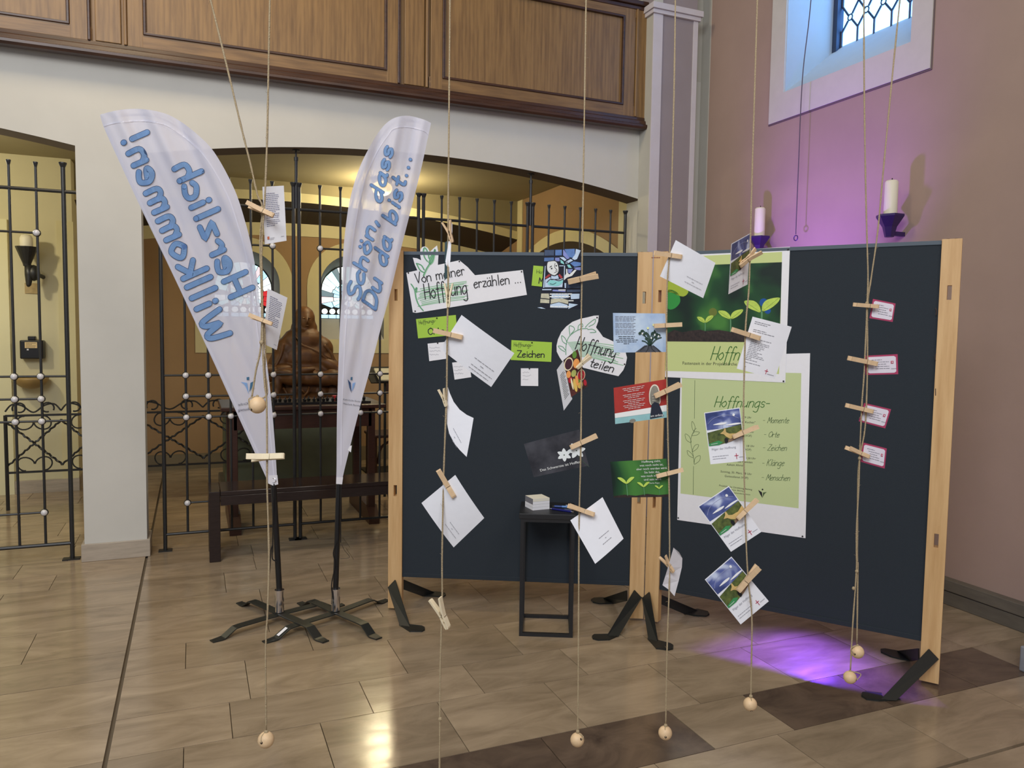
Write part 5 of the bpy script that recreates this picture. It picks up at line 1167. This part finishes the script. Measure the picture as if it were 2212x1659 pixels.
def clothespin(ja, ta, i, lab, roll=0, pale=False, open_=1.0, dD=0, parts=3):
    """ja = jaw end, ta = tail end in the photo"""
    D = DS[i]-.004+dD; A, B = hp(ja[0], ja[1], D), hp(ta[0], ta[1], D); L = (B-A).length; ex = (B-A).normalized(); vw = ((A+B)/2-CAM).normalized()
    es = (vw-ex*vw.dot(ex)).normalized(); ew = ex.cross(es)
    c, s = math.cos(math.radians(roll)), math.sin(math.radians(roll)); es, ew = es*c+ew*s, ew*c-es*s
    k = L/.072; w = .0058*k; mt = PINPALE if pale else PINWOOD
    g = empty('clothespin', ((A+B)/2)[:], lab, 'clothespin', 'wooden clothespins on the strings')
    prof = [(0, .0006), (.0, .0034), (.05, .0052), (.30, .0062), (.42, .0058), (.46, .0064), (.60, .0085), (1.0, .0068+.0085*open_), (1.0, .0022+.0085*open_), (.58, .0022), (.47, .0032), (.42, .0014), (.34, .0022), (.27, .0008), (.20, .0022), (.12, .0006)]
    for sg in (-1, 1):
        P = [A+ex*(a*L)+es*(sg*q*k)-ew*w for a, q in prof]
        MB().slab(P, ew*(2*w)).build('leg', mt, g)
    m_ = A+ex*L*.44; sp_ = MB(); n = 26
    sp_.tube([m_+ew*(-w*.85+1.7*w*t/n)+(ex*math.cos(t*1.45)+es*math.sin(t*1.45))*.0030*k for t in range(n+1)], .0006*k, 5)
    sp_.tube([m_-ew*w*.9+es*.003*k, A+ex*L*.40-es*.0068*k-ew*w*.98, A+ex*L*.40-es*.0070*k+ew*w*.98], .0006*k, 5)
    sp_.tube([m_+ew*w*.9-es*.003*k, A+ex*L*.40+es*.0068*k+ew*w*.98, A+ex*L*.40+es*.0070*k-ew*w*.98], .0006*k, 5)
    sp_.build('spring', mat('spring_steel', (150, 140, 120), .35, .9), g)
clothespin((591,466),(535,441), 0, 'clothespin holding the upper text card on the leftmost string', 14)
clothespin((588,700),(540,682), 0, 'clothespin holding the lower text card on the leftmost string', 8)
clothespin((614,985),(538,989), 0, 'pale clothespin lying crosswise before the tip of the leaning flag', 12, True, 1.3)
clothespin((977,524),(964,478), 1, 'opened clothespin at the top of the second string, above the paper banner', 75, False, 1.2)
clothespin((968,664),(969,612), 1, 'upright pale clothespin in front of the word Hoffnung on the banner', 82, True, .9)
clothespin((999,729),(937,714), 1, 'clothespin holding the large tilted envelope', 0)
clothespin((964,878),(953,840), 1, 'clothespin seen edge-on at the curled white sheet', 60, True)
clothespin((981,1074),(947,1016), 1, 'clothespin holding the square white envelope low on the second string', 0)
clothespin((968,1357),(940,1293), 1, 'empty pale clothespin near the lower end of the second string', 50, True, 1.1)
clothespin((1227,609),(1290,594), 2, 'clothespin at the right edge of the stained glass picture card', 12, False, 1.3)
clothespin((1246,796),(1275,768), 2, 'pale clothespin holding the folded fruit picture card', 30, True)
clothespin((1232,967),(1289,941), 2, 'clothespin holding the dark lily card', 4)
clothespin((1284,1112),(1228,1092), 2, 'clothespin holding the white envelope beside the side table', 4)
clothespin((1473,555),(1414,546), 3, 'clothespin holding the white envelope above the seedling poster', 0)
clothespin((1413,704),(1471,701), 3, 'clothespin holding the pale blue flower card', 0)
clothespin((1414,856),(1470,830), 3, 'clothespin holding the red shoe card', 8)
clothespin((1418,1029),(1474,1015), 3, 'clothespin holding the green seedling postcard', 0)
clothespin((1455,1236),(1431,1202), 3, 'clothespin at the curled narrow paper strip near the floor', 45, False, 1.3)
clothespin((1597,575),(1639,541), 4, 'clothespin holding the turned landscape card above the other landscape cards', 40, False, 1.3)
clothespin((1642,731),(1583,712), 4, 'clothespin holding the white text sheet', 0)
clothespin((1583,944),(1636,922), 4, 'clothespin holding the landscape card over the programme poster', 4)
clothespin((1593,1121),(1636,1079), 4, 'clothespin holding the tilted landscape card at the foot of the programme poster', 4)
clothespin((1594,1277),(1638,1224), 4, 'clothespin holding the lowest landscape card', 14, False, 1.2)
clothespin((1898,662),(1847,658), 5, 'clothespin holding the topmost pink bordered card', 0)
clothespin((1895,786),(1836,774), 5, 'clothespin holding the second pink bordered card from the top', 0)
clothespin((1886,889),(1831,876), 5, 'clothespin holding the third pink bordered card from the top', 0)
clothespin((1878,987),(1831,967), 5, 'clothespin holding the lowest pink bordered card', 8, False, 1.2)
def card(name, tlbr, D, lab, cat, asp=1, mt=PAPER, bend=0, group=None, n=8, bend2=0):
    TL, TR, BR, BL = tlbr; c = corners((BL, BR, TR, TL), D)
    f = quadmap(c, bend, bend2); o = sheet(f, name, mt, lab, cat, group, nu=n, nv=n)
    return o, (lambda x, y, h: f(x, y/asp, h))
CTX = mat('print_blue_grey', (96, 102, 140), .7)
# leftmost string: two narrow text cards
o, f = card('text_card', [(567,403.5),(613,401),(619,520),(572,528)], [1.86,1.9,1.9,1.86], 'upper narrow white text card with a tiny orange logo, on the leftmost string', 'card', 2.6, group='narrow text cards')
D = Draw(f, .0005); D.lines(CTX, (.12, 2.28), (.62, 0), (0, -.085), 14, [.7, .95, .98, .93, .85, .9, .88, 1, .98, 1], .022, 2); D.lines(CTX, (.12, 1.06), (.62, 0), (0, -.085), 4, [.95, 1, .8, .6], .02, 2)
D.poly(mat('orange_logo', (214, 120, 84), .6), [(.12, .2), (.21, .2), (.21, .33), (.12, .33)], 2); D.lines(PALEINK, (.24, .24), (.2, 0), (0, -.06), 2, [1, .8], .02); D.lines(PALEINK, (.74, .24), (.15, 0), (0, .1), 1, [1], .02); D.build('print', o)
o, f = card('text_card', [(578,623),(621,643),(598,756),(569,743)], [1.86,1.9,1.9,1.86], 'lower narrow white text card hanging askew on the leftmost string', 'card', 2.6, group='narrow text cards')
D = Draw(f, .0005); D.lines(CTX, (.14, 2.3), (.66, 0), (0, -.085), 16, [.6, .95, .98, .93, .98, .95, .9, 1, .98, 1], .022, 2); D.lines(PALEINK, (.70, .2), (.2, 0), (0, .1), 1, [1], .02); D.build('print', o)
# second string
g = empty('folded_card', hp(967, 560, 1.95)[:], 'narrow folded card seen nearly edge-on, above the paper banner', 'card')
sheetD = mat('dark_teal_print', (46, 74, 78), .4)
P = lambda pts, D: [hp(x, y, D) for x, y in pts]
MB().slab(P([(961,524),(968,519),(966,566),(961,568),(967,578),(966,598),(960,607)], 1.957), FH*.0005).build('picture_side', sheetD, g)
MB().slab(P([(969,521),(975,521),(973,560),(971,578),(962,566)], 1.948), FH*.0005).build('white_side', PAPER, g)
MB().slab(P([(972,476),(977,483),(977,500),(974,520),(971,500)], 1.949), FH*.0005).build('white_corner', PAPER, g)
o, f = card('envelope', [(997,680.4),(1111,763),(1061,836),(951,753)], [1.96,1.98,1.96,1.94], 'large white envelope tilted to the right over the left pinboard', 'envelope', .62, group='white envelopes', bend=.004)
D = Draw(f, .0006); D.lines(GREYINK, (.52, .22), (.42, 0), (0, -.055), 4, [(.0, .9), (.35, .5), (.02, .98)][0:3], .007, 3); D.build('print', o)
def crop(name, pts, D, off, lab, cat, group=None, mt=PAPER):
    Q = [hp(x, y, d) for (x, y), d in zip(pts, D if isinstance(D, list) else [D]*len(pts))]; c = sum(Q, Vector())/len(Q)
    o = MB().slab(Q, FH*.0005).build(name, mt, loc=c, smooth=False); tag(o, lab, cat, group); return o
o = crop('envelope', [(966,832),(972,850),(980,868),(993,885),(1008,896),(1023,903),(1016,945),(1008,987),(993,972),(979,955),(970,935),(965.5,915)], 1.955, 0, 'curled white sheet clipped edge-on below the large tilted envelope', 'envelope', 'white envelopes')
D = Draw(lambda a, b, h: hp(a, b, 1.955-h)); D.lines(GREYINK, (979, 925), (18, 33), (-5, 5), 3, [.95, (.4, .5), 1], .8, 2); D.build('print', o)
o, f = card('envelope', [(983.4,1026),(1046,1119),(980,1182.5),(910.5,1086.6)], [1.96,1.98,1.96,1.94], 'square white envelope standing on its corner, low on the second string', 'envelope', 1, group='white envelopes', bend=.004)
D = Draw(f, .0006); D.lines(GREYINK, (.56, .30), (.34, 0), (0, -.06), 3, [(.1, .95), (.42, .55), 1], .008, 3); D.build('print', o)
# middle string
o, f = card('picture_card', [(1176,539),(1255,537),(1253,668),(1167.5,668)], 2.06, 'stained glass picture card of a man and a bird, on the middle string', 'card', 1.62, mt=mat('card_black', (26, 26, 40), .3))
D = Draw(f, .0005)
def gz(*p): return [((a-165)/820 if True else 0, 1.62-(b-190)*1.62/1345) for a, b in p]
c1 = mat('glass_print_blue', (92, 124, 178), .3, noise=.25, nscale=40); c2 = mat('glass_print_light', (196, 214, 234), .3, noise=.05, nscale=60); c3 = mat('glass_print_steel', (70, 84, 110), .3, noise=.3, nscale=50); c4 = mat('glass_print_lilac', (134, 142, 200), .3, noise=.12, nscale=50); c5 = mat('glass_print_sand', (200, 194, 168), .4, noise=.2, nscale=60); c6 = mat('glass_print_red', (170, 54, 58), .4); c7 = mat('glass_print_teal', (140, 210, 206), .4); c8 = mat('face_print', (226, 226, 222), .4)
for mt, pts in ((c3, [(175,205),(385,205),(385,330),(175,330)]), (c1, [(410,205),(555,205),(560,330),(415,330)]), (c4, [(585,205),(600,205),(740,400),(680,420),(590,330)]), (c1, [(615,195),(845,190),(850,330),(800,390),(700,370)]), (c2, [(870,195),(980,230),(900,420),(850,440),(790,410),(860,300)]),
               (c1, [(175,375),(390,375),(390,455),(175,455)]), (c4, [(415,380),(510,380),(520,460),(415,460)]), (c2, [(650,520),(660,470),(760,415),(815,450),(700,510)]), (c2, [(510,370),(600,370),(670,430),(630,460)]), (c7, [(530,420),(600,470),(625,535),(545,500)]), (c7, [(680,540),(740,540),(790,615),(720,610)]),
               (c1, [(750,510),(830,470),(985,500),(985,570),(850,590)]), (c4, [(830,610),(985,600),(985,670),(900,660)]), (c4, [(700,640),(815,640),(770,730),(715,730)]), (c2, [(200,560),(215,560),(215,1050),(190,1050)]), (c2, [(620,560),(640,560),(640,830),(625,900)]), (c2, [(510,555),(610,555),(610,572),(515,572)]),
               (c6, [(215,820),(300,740),(345,770),(240,850)]), (c6, [(500,770),(530,740),(600,820),(565,855)]), (c2, [(350,780),(490,770),(520,850),(350,870)]), (c2, [(225,870),(330,810),(350,880),(520,870),(610,840),(600,1040),(225,1040)]),
               (c2, [(175,1080),(370,1080),(370,1105),(175,1105)]), (c4, [(395,1095),(670,1100),(670,1150),(395,1130)]), (c3, [(700,1100),(980,1100),(980,1150),(700,1150)]), (c5, [(160,1180),(320,1180),(340,1300),(155,1280)]), (c2, [(380,1180),(740,1185),(740,1280),(540,1300),(380,1290)]), (c2, [(775,1190),(970,1190),(965,1300),(790,1310)]),
               (c5, [(150,1300),(340,1320),(340,1400),(150,1390)]), (c5, [(370,1310),(550,1280),(735,1330),(735,1420),(540,1370),(370,1410)]), (c2, [(360,1430),(540,1380),(725,1440),(720,1510),(370,1500)]), (c2, [(750,1400),(940,1430),(740,1530)]), (c2, [(95,1495),(180,1490),(270,1525),(180,1520)]), (c2, [(640,950),(680,950),(680,1060),(650,1060)]), (c3, [(705,960),(980,960),(980,1060),(705,1060)])):
    D.poly(mt, gz(*pts), 2)
D.poly(INK, gz((240,480),(300,450),(430,445),(510,540),(520,680),(470,770),(400,790),(300,740),(240,650)), 3, 4)
D.poly(c8, gz((255,490),(320,462),(420,462),(480,540),(500,680),(450,755),(400,770),(310,720),(255,640)), 4, 4)
D.rib(INK, gz((420,500),(415,590),(465,650),(440,670)), .012, 5); D.rib(INK, gz((415,715),(450,700),(480,680)), .012, 5); D.disc(INK, gz((350,620))[0], .022, 5); D.disc(INK, gz((448,560))[0], .02, 5); D.rib(INK, gz((310,590),(345,565)), .02, 5)
D.rib(INK, gz((265,930),(330,865),(430,870),(520,895),(610,860)), .02, 3); D.poly(c7, gz((285,940),(340,880),(420,890),(520,910),(600,880),(600,940),(510,1010),(380,1010),(300,980)), 3, 3); D.rib(INK, gz((330,960),(400,975),(460,940)), .012, 4)
D.poly(c8, gz((625,890),(640,790),(670,740),(665,630),(690,640),(700,720),(740,760),(860,650),(895,665),(800,790),(690,830)), 3); D.disc(INK, gz((680,488))[0], .018, 4)
D.lines(WHITEINK, gz((520,1105))[0], (.19, 0), (0, -.05), 1, [1], .03, 4); D.lines(WHITEINK, gz((340,1195))[0], (.58, 0), (0, -.07), 2, [1, .9], .03, 4); D.lines(WHITEINK, gz((740,1345))[0], (.13, 0), (0, -.07), 1, [1], .03, 4); D.lines(WHITEINK, gz((360,1480))[0], (.5, 0), (0, -.07), 1, [1], .03, 4)
D.build('print', o, 'printed stained glass picture')
g = empty('folded_card', hp(1240, 800, 2.05)[:], 'folded card with a fruit picture, open like a booklet, on the middle string', 'card')
f1 = quadmap([hp(1233.8,857.7,2.055), hp(1270,834.5,2.06), hp(1248,754,2.06), hp(1217,778,2.055)]); sheet(f1, 'front_leaf', mat('food_print', (96, 40, 34), .4, noise=.5, nscale=50, c2=(30, 26, 20)), parent=g)
f2 = quadmap([hp(1217.9,886.9,2.10), hp(1236,862,2.058), hp(1217.5,778,2.058), hp(1202.6,799,2.10)]); sheet(f2, 'back_leaf', PAPER, parent=g)
D = Draw(f1, .0006)
OR = mat('food_orange', (236, 158, 84), .4); YE = mat('food_yellow', (222, 186, 92), .4); RD = mat('food_red', (176, 32, 44), .4); GRF = mat('food_green', (96, 140, 50), .4); DR = mat('food_dark', (66, 26, 40), .4); CR = mat('food_cream', (236, 220, 180), .4); LI = mat('food_lime', (176, 180, 96), .4)
for mt, cx, cy, rx, ry, l in ((CR, .25, .82, .30, .16, 1), (DR, .25, .82, .24, .13, 2), (OR, .70, .70, .2, .12, 2), (OR, .12, .58, .14, .09, 2), (LI, .42, .52, .16, .085, 2), (CR, .80, .36, .24, .14, 2), (RD, .80, .36, .21, .12, 3), (GRF, .72, .93, .14, .09, 2), (YE, .35, .22, .10, .18, 2), (YE, .62, .16, .16, .10, 2), (OR, .5, .30, .09, .14, 3), (GRF, .6, .28, .08, .06, 3), (CR, .2, .3, .05, .16, 2), (RD, .9, .13, .09, .08, 2), (RD, .15, .42, .12, .08, 1)): D.disc(mt, (cx, cy), rx, l, 16, ry)
D.build('print', g); D = Draw(f2, .0006); D.lines(INK, (.3, .78), (.55, 0), (0, -.045), 14, [.8, 1, .9, 1], .012, 1); D.build('lettering', g)
o, f = card('picture_card', [(1131.5,959),(1251,928),(1272,1006),(1153,1031)], [2.06,2.05,2.05,2.06], 'dark grey picture card with white lilies, on the middle string', 'card', .7, mt=mat('lily_card_dark', (74, 74, 80), .35, noise=.4, nscale=22, c2=(40, 40, 46)), bend=-.003)
D = Draw(f, .0006); PET = mat('lily_petal', (234, 238, 236), .5); GS = mat('lily_stem', (70, 90, 70), .5)
for cx, cy, rots, s in ((.63, .30, (20, 80, 140, 200, 260, 320), .13), (.86, .33, (0, 60, 110, 170, 230, 300), .16)):
    for a in rots:
        a = math.radians(a); dx, dy = math.cos(a)*s, math.sin(a)*s; px, py = -dy*.28, dx*.28
        D.poly(PET, [(cx, cy), (cx+dx*.5+px, cy+dy*.5+py), (cx+dx, cy+dy), (cx+dx*.5-px, cy+dy*.5-py)], 3, 4)
    D.disc(GS, (cx, cy), .012, 4)
D.rib(GS, [(.86, .22), (.92, .1), (1.0, -.02)], .008, 2)
D.font(WHITEINK, 'Das Schwerste ist Hoffen', (.14, .085), (1.14, .085), .072, up=(0, 1), l=2); D.build('print', o)
o, f = card('envelope', [(1232,1124),(1301.6,1074),(1347,1163.5),(1285.7,1218)], [2.04,2.07,2.07,2.05], 'white envelope turned on its corner beside the black side table', 'envelope', .95, group='white envelopes', bend=.004)
D = Draw(f, .0006); D.lines(GREYINK, (.22, .36), (.0, -.01), (0, 0), 1, [0], .01); 
D2 = Draw(lambda a, b, h: f(a, b, h), .0006); D2.lines(GREYINK, (.40, .34), (.34, .0), (0, -.07), 3, [(.0, 1), (.45, .55), (.05, .95)], .008, 3); D2.build('print', o)
# string before the joint
o, f = card('envelope', [(1459.7,518.6),(1545.4,568),(1519,644),(1425.6,597)], [2.13,2.15,2.13,2.11], 'white envelope over the top left corner of the seedling poster', 'envelope', .8, group='white envelopes', bend=.004)
D = Draw(f, .0006); D.lines(GREYINK, (.50, .26), (.40, 0), (0, -.06), 3, [.95, (.35, .5), 1], .007, 3); D.build('print', o)
BLUEC = mat('flower_card_sky', (204, 220, 236), .3, noise=.15, nscale=14, c2=(150, 176, 214))
o, f = card('picture_card', [(1324,676),(1437,677.3),(1441,760.3),(1325.8,761.8)], 2.13, 'pale blue picture card with a rooted flowering plant and small text', 'card', .74, mt=BLUEC)
D = Draw(f, .0006); DG = mat('plant_dark_green', (34, 62, 48), .5); RK = mat('rock_grey', (72, 74, 82), .5, noise=.4, nscale=120); PY = mat('pale_yellow_flower', (236, 236, 170), .5)
for y0, n in ((.675, 4), (.55, 4), (.43, 4)): D.lines(GREYINK, (.04, y0), (.40, 0), (0, -.027), n, [1, .9, .98, .88], .007, 2)
D.lines(INK, (.04, .30), (.42, 0), (0, -.033), 5, [(.12, .86), (.15, .84), 1, (.05, .93), (.35, .6)], .009, 2)
D.poly(RK, [(.40, .0), (.50, .07), (.58, .13), (.70, .14), (.80, .09), (.90, .0)], 2)
for pts in ([(.62,.12),(.57,.1),(.5,.04)], [(.66,.13),(.64,.06),(.60,.0)], [(.70,.13),(.72,.06),(.78,.0)], [(.74,.13),(.82,.06),(.86,.0)]): D.rib(INK, pts, .012, 3)
for pts in ([(.66,.13),(.62,.28),(.50,.38)], [(.67,.13),(.65,.3),(.56,.42)], [(.68,.13),(.68,.3),(.62,.38)], [(.69,.13),(.76,.28),(.86,.34)], [(.7,.13),(.74,.3),(.78,.42)], [(.68,.13),(.70,.25),(.72,.36)], [(.7,.14),(.80,.24),(.90,.28)], [(.65,.15),(.6,.2),(.54,.22)]): D.rib(DG, pts, .020, 3)
for x, y in ((.50,.36), (.54,.40), (.58,.34), (.74,.36), (.78,.38), (.82,.34), (.80,.28), (.62,.26), (.86,.32)): D.poly(DG, [(x-.03, y), (x, y+.03), (x+.03, y+.005), (x, y-.03)], 4, 3)
for x, y in ((.545,.355), (.78,.33), (.85,.30), (.71,.27)): D.poly(WHITEINK, [(x, y+.025), (x+.015, y), (x, y-.02), (x-.015, y)], 5, 3)
D.rib(DG, [(.66, .3), (.655, .44)], .006, 3); D.disc(PY, (.655, .46), .022, 4); D.disc(PY, (.77, .52), .025, 4)
D.build('print', o)
o, f = card('picture_card', [(1325.5,837.8),(1439,819),(1442.4,901.7),(1328.8,916)], 2.13, 'red picture card showing a grey shoe stepping down', 'card', .72, mt=mat('red_card', (176, 54, 46), .4, noise=.08, nscale=40))
D = Draw(f, .0006); TE = mat('teal_stripe', (150, 198, 200), .4, noise=.08, nscale=40); SH = mat('shoe_grey', (138, 134, 122), .6, noise=.15, nscale=200); SOLE = mat('shoe_sole', (228, 220, 200), .5); JE = mat('jeans_navy', (26, 32, 50), .6)
D.poly(TE, [(0, 0), (1, 0), (1, .16), (0, .14)], 1); D.poly(WHITEINK, [(0, .12), (1, .12), (1, .24), (0, .21)], 2)
D.poly(SOLE, [(.69, .28), (.66, .45), (.69, .60), (.76, .66), (.84, .61), (.87, .45), (.86, .28)], 3, 4); D.poly(SH, [(.705, .28), (.68, .45), (.71, .585), (.765, .635), (.825, .59), (.85, .45), (.845, .28)], 4, 4)
for y in (.36, .41, .46): D.rib(SOLE, [(.72, y), (.82, y-.01)], .008, 5, 0)
D.poly(JE, [(.70, .28), (.76, .33), (.84, .29), (.92, .04), (.66, .02)], 5); D.disc(SH, (.33, .02), .06, 3, 14, .04)
for y0, n in ((.665, 3), (.54, 3), (.43, 3), (.33, 3)): D.lines(WHITEINK, (.12, y0), (.46, 0), (0, -.033), n, [(.1, 1), (.15, .95), (.3, .8)] if n == 3 else [1], .008, 3)
D.font(WHITEINK, 'am anfang', (.67, .05), (1.67, .05), .06, up=(0, 1), l=7); D.build('print', o)
o, f = card('picture_card', [(1318,997.6),(1440,990.7),(1447,1073),(1325.5,1075)], 2.13, 'dark green postcard with three seedlings and white verse', 'card', .68, mt=BOKEH)
D = Draw(f, .0006); D.poly(EARTH, [(0, 0), (1, 0), (1, .05), (.8, .035), (.6, .06), (.4, .03), (.2, .055), (0, .03)], 2)
for cx, top, s in ((.25, .26, .15), (.55, .19, .11), (.82, .15, .075)):
    D.rib(STEM, [(cx, .04), (cx, top)], .014*s/.15, 3, 0); 
    for q in (-1, 1): D.poly(LEAF, [(cx, top), (cx+q*s*.35, top+s*.15), (cx+q*s, top+s*.75), (cx+q*s*.55, top+s*.78), (cx+q*s*.12, top+s*.4)], 4, 4)
for k, t in enumerate(('Hoffnung sieht,', 'was noch nicht ist,', 'aber noch werden wird.', 'Sie liebt das,', 'was noch nicht ist', 'und sein wird.')): D.font(WHITEINK, t, (.72, .63-k*.065), (1.72, .63-k*.065), .056, up=(0, 1), align='c', l=3)
D.font(WHITEINK, 'Charles Peguy', (.74, .245), (1.74, .245), .034, up=(0, 1), align='c', l=3); D.build('print', o)
crop('paper_strip', [(1455,1183),(1467,1193),(1474,1206),(1473,1225),(1466,1255),(1457,1288),(1445,1274),(1431,1264),(1437,1245),(1443,1226)], [2.12,2.13,2.15,2.15,2.14,2.13,2.12,2.11,2.11,2.11], 0, 'curled narrow white paper near the floor, before the pinboard joint', 'paper', None, PAPERG)
# string before the posters
SKY = photo_mat('photo_sky', (58, 70, 120), (96, 108, 168), (206, 216, 240), 16, 1.2); HILL = mat('photo_hill', (112, 124, 62), .5, noise=.3, nscale=70, c2=(56, 70, 40)); DEER = mat('photo_tan', (216, 184, 118), .5, noise=.15, nscale=50); TEALG = mat('photo_green', (64, 150, 90), .5); SUN = mat('photo_sun', (250, 250, 250), .4); ROCK = mat('photo_rock', (150, 120, 96), .5, noise=.2, nscale=80); CROSS = mat('red_cross_print', (190, 50, 80), .6)
def landscape(q, D_, lab, bend=0):
    o, f = card('landscape_card', q, D_, lab, 'card', 1.41, group='landscape postcards', bend=bend)
    D = Draw(f, .0006); D.poly(SKY, [(.02, .93), (.98, .93), (.98, 1.39), (.02, 1.39)], 1); D.poly(HILL, [(.02, .50), (.3, .50), (.65, .56), (.98, .66), (.98, .97), (.55, .93), (.02, .86)], 2)
    D.poly(TEALG, [(.02, .50), (.3, .50), (.42, .56), (.30, .62), (.12, .58), (.02, .56)], 3, 0); D.poly(ROCK, [(.55, .54), (.65, .56), (.98, .66), (.98, .74), (.70, .66), (.58, .62)], 3)
    D.poly(INK, [(.48, .52), (.55, .54), (.56, .64), (.50, .68), (.46, .62)], 4); D.poly(DEER, [(.36, .80), (.46, .86), (.50, .93), (.53, .92), (.53, .82), (.62, .77), (.80, .76), (.98, .84), (.98, .72), (.80, .66), (.62, .63), (.52, .70), (.46, .77)], 5)
    D.rib(mat('arc_print', (170, 176, 210), .5), [(.06, 1.10), (.22, 1.22), (.45, 1.27), (.7, 1.25), (.93, 1.14)], .008, 3); D.disc(SUN, (.80, 1.25), .035, 4); D.poly(SUN, [(.2, 1.06), (.4, 1.09), (.58, 1.07), (.5, 1.03), (.3, 1.04)], 3, 3); D.poly(SUN, [(.55, 1.0), (.75, 1.03), (.95, 1.02), (.96, .99), (.7, .98)], 3, 3)
    D.rib(WHITEINK, [(.08, .54), (.26, .55)], .010, 5, 0)
    D.font(PALEINK, 'Pilger der Hoffnung', (.08, .37), (1.08, .37), .085, up=(0, 1), l=2); D.lines(PALEINK, (.08, .20), (.44, 0), (0, -.065), 2, [1, .85], .014, 2)
    D.rib(CROSS, [(.74, .08), (.74, .22)], .016, 2, 0); D.rib(CROSS, [(.69, .165), (.79, .165)], .016, 2, 0); D.lines(PALEINK, (.80, .12), (.16, 0), (0, -.06), 1, [1], .014, 2); D.build('print', o, 'printed landscape picture and grey lettering')
landscape([(1580,526.7),(1621.8,503),(1614.8,614.5),(1573.6,635.6)], [2.10,2.20,2.20,2.10], 'narrow turned landscape card at the top of the string before the posters')
landscape([(1521,891.7),(1598,880.4),(1612.6,995.2),(1534.8,1003)], 2.16, 'nearly upright landscape card in front of the programme poster')
landscape([(1507.7,1094),(1574.5,1049.7),(1644.6,1149),(1579,1192)], 2.16, 'tilted landscape card overlapping the foot of the programme poster')
landscape([(1522.6,1252),(1580,1202.3),(1660.8,1298.7),(1600,1349)], 2.16, 'lowest tilted landscape card, below the posters')
o, f = card('text_sheet', [(1625.8,684),(1710.2,706),(1674,818.5),(1591.6,796.3)], [2.15,2.18,2.18,2.15], 'white text sheet with a small red cross between the two posters', 'sheet', 1.36, bend=.002)
D = Draw(f, .0006); D.lines(GREYINK, (.08, 1.26), (.40, 0), (0, -.045), 2, [1, .8], .010, 2); D.lines(GREYINK, (.10, 1.06), (.54, 0), (0, -.045), 2, [.6, 1], .010, 2)
D.lines(GREYINK, (.12, .84), (.5, 0), (0, -.042), 14, [1, .5, .95, .95, .75, .75, .6, .45, .72, .55, .85, .9, .3, .6], .009, 2); D.lines(GREYINK, (.12, .22), (.5, 0), (0, -.042), 1, [.8], .009, 2)
D.rib(CROSS, [(.72, .06), (.72, .18)], .014, 2, 0); D.rib(CROSS, [(.68, .135), (.76, .135)], .014, 2, 0); D.lines(PALEINK, (.76, .07), (.18, 0), (0, -.04), 1, [1], .014, 2); D.build('print', o)
# right string: pink bordered cards
PINK = mat('magenta_border', (178, 62, 100), .5); FIELD = mat('card_field', (228, 222, 232), .6)
for q, lab in (([(1885.8,645.6),(1934.6,655.6),(1928.3,695.5),(1878,687.3)], 'topmost pink bordered card on the right string'), ([(1867.3,768.5),(1939,765),(1940.3,808.3),(1870.3,810)], 'second pink bordered card from the top, hanging level'), ([(1866.8,870.4),(1925,884),(1912.3,925.4),(1855,910)], 'third pink bordered card from the top, tilted down to the right'), ([(1864,955.8),(1915.6,968.8),(1911,1012.2),(1858.6,997.3)], 'lowest pink bordered card on the right string')):
    o, f = card('bordered_card', q, 2.36, lab, 'card', .62, mt=PINK, group='pink bordered cards on the right string'); D = Draw(f, .0006)
    D.poly(FIELD, [(.12, .05), (.88, .05), (.94, .09), (.94, .53), (.88, .57), (.12, .57), (.06, .53), (.06, .09)], 1)
    D.lines(GREYINK, (.20, .47), (.62, 0), (0, -.07), 5, [(.0, .5), (.1, .85), (.2, .7), (.15, .85), (.2, .9)], .016, 2); D.poly(CROSS, [(.78, .34), (.86, .34), (.86, .42), (.78, .42)], 3); D.poly(FIELD, [(.80, .36), (.84, .36), (.84, .40), (.80, .40)], 4); D.lines(PALEINK, (.78, .18), (.16, 0), (0, -.05), 1, [1], .02, 3)
    D.build('print', o)
# purple stage light standing behind the right pinboard, source of the violet glow
g = empty('stage_light', (3.15, 3.62, 0), 'small black spotlight on a stand hidden behind the right pinboard', 'spotlight')
MB().tube([(3.15, 3.62, .0), (3.15, 3.62, .62)], .012, 8).build('stand_pole', BLACKMETAL, g); MB().tube([(3.15, 3.62, .0), (3.15, 3.62, .015)], .12, 16).build('stand_base', BLACKMETAL, g)
MB().tube([(3.10, 3.60, .64), (3.17, 3.64, .72)], .055, 14).build('housing', BLACKMETAL, g)
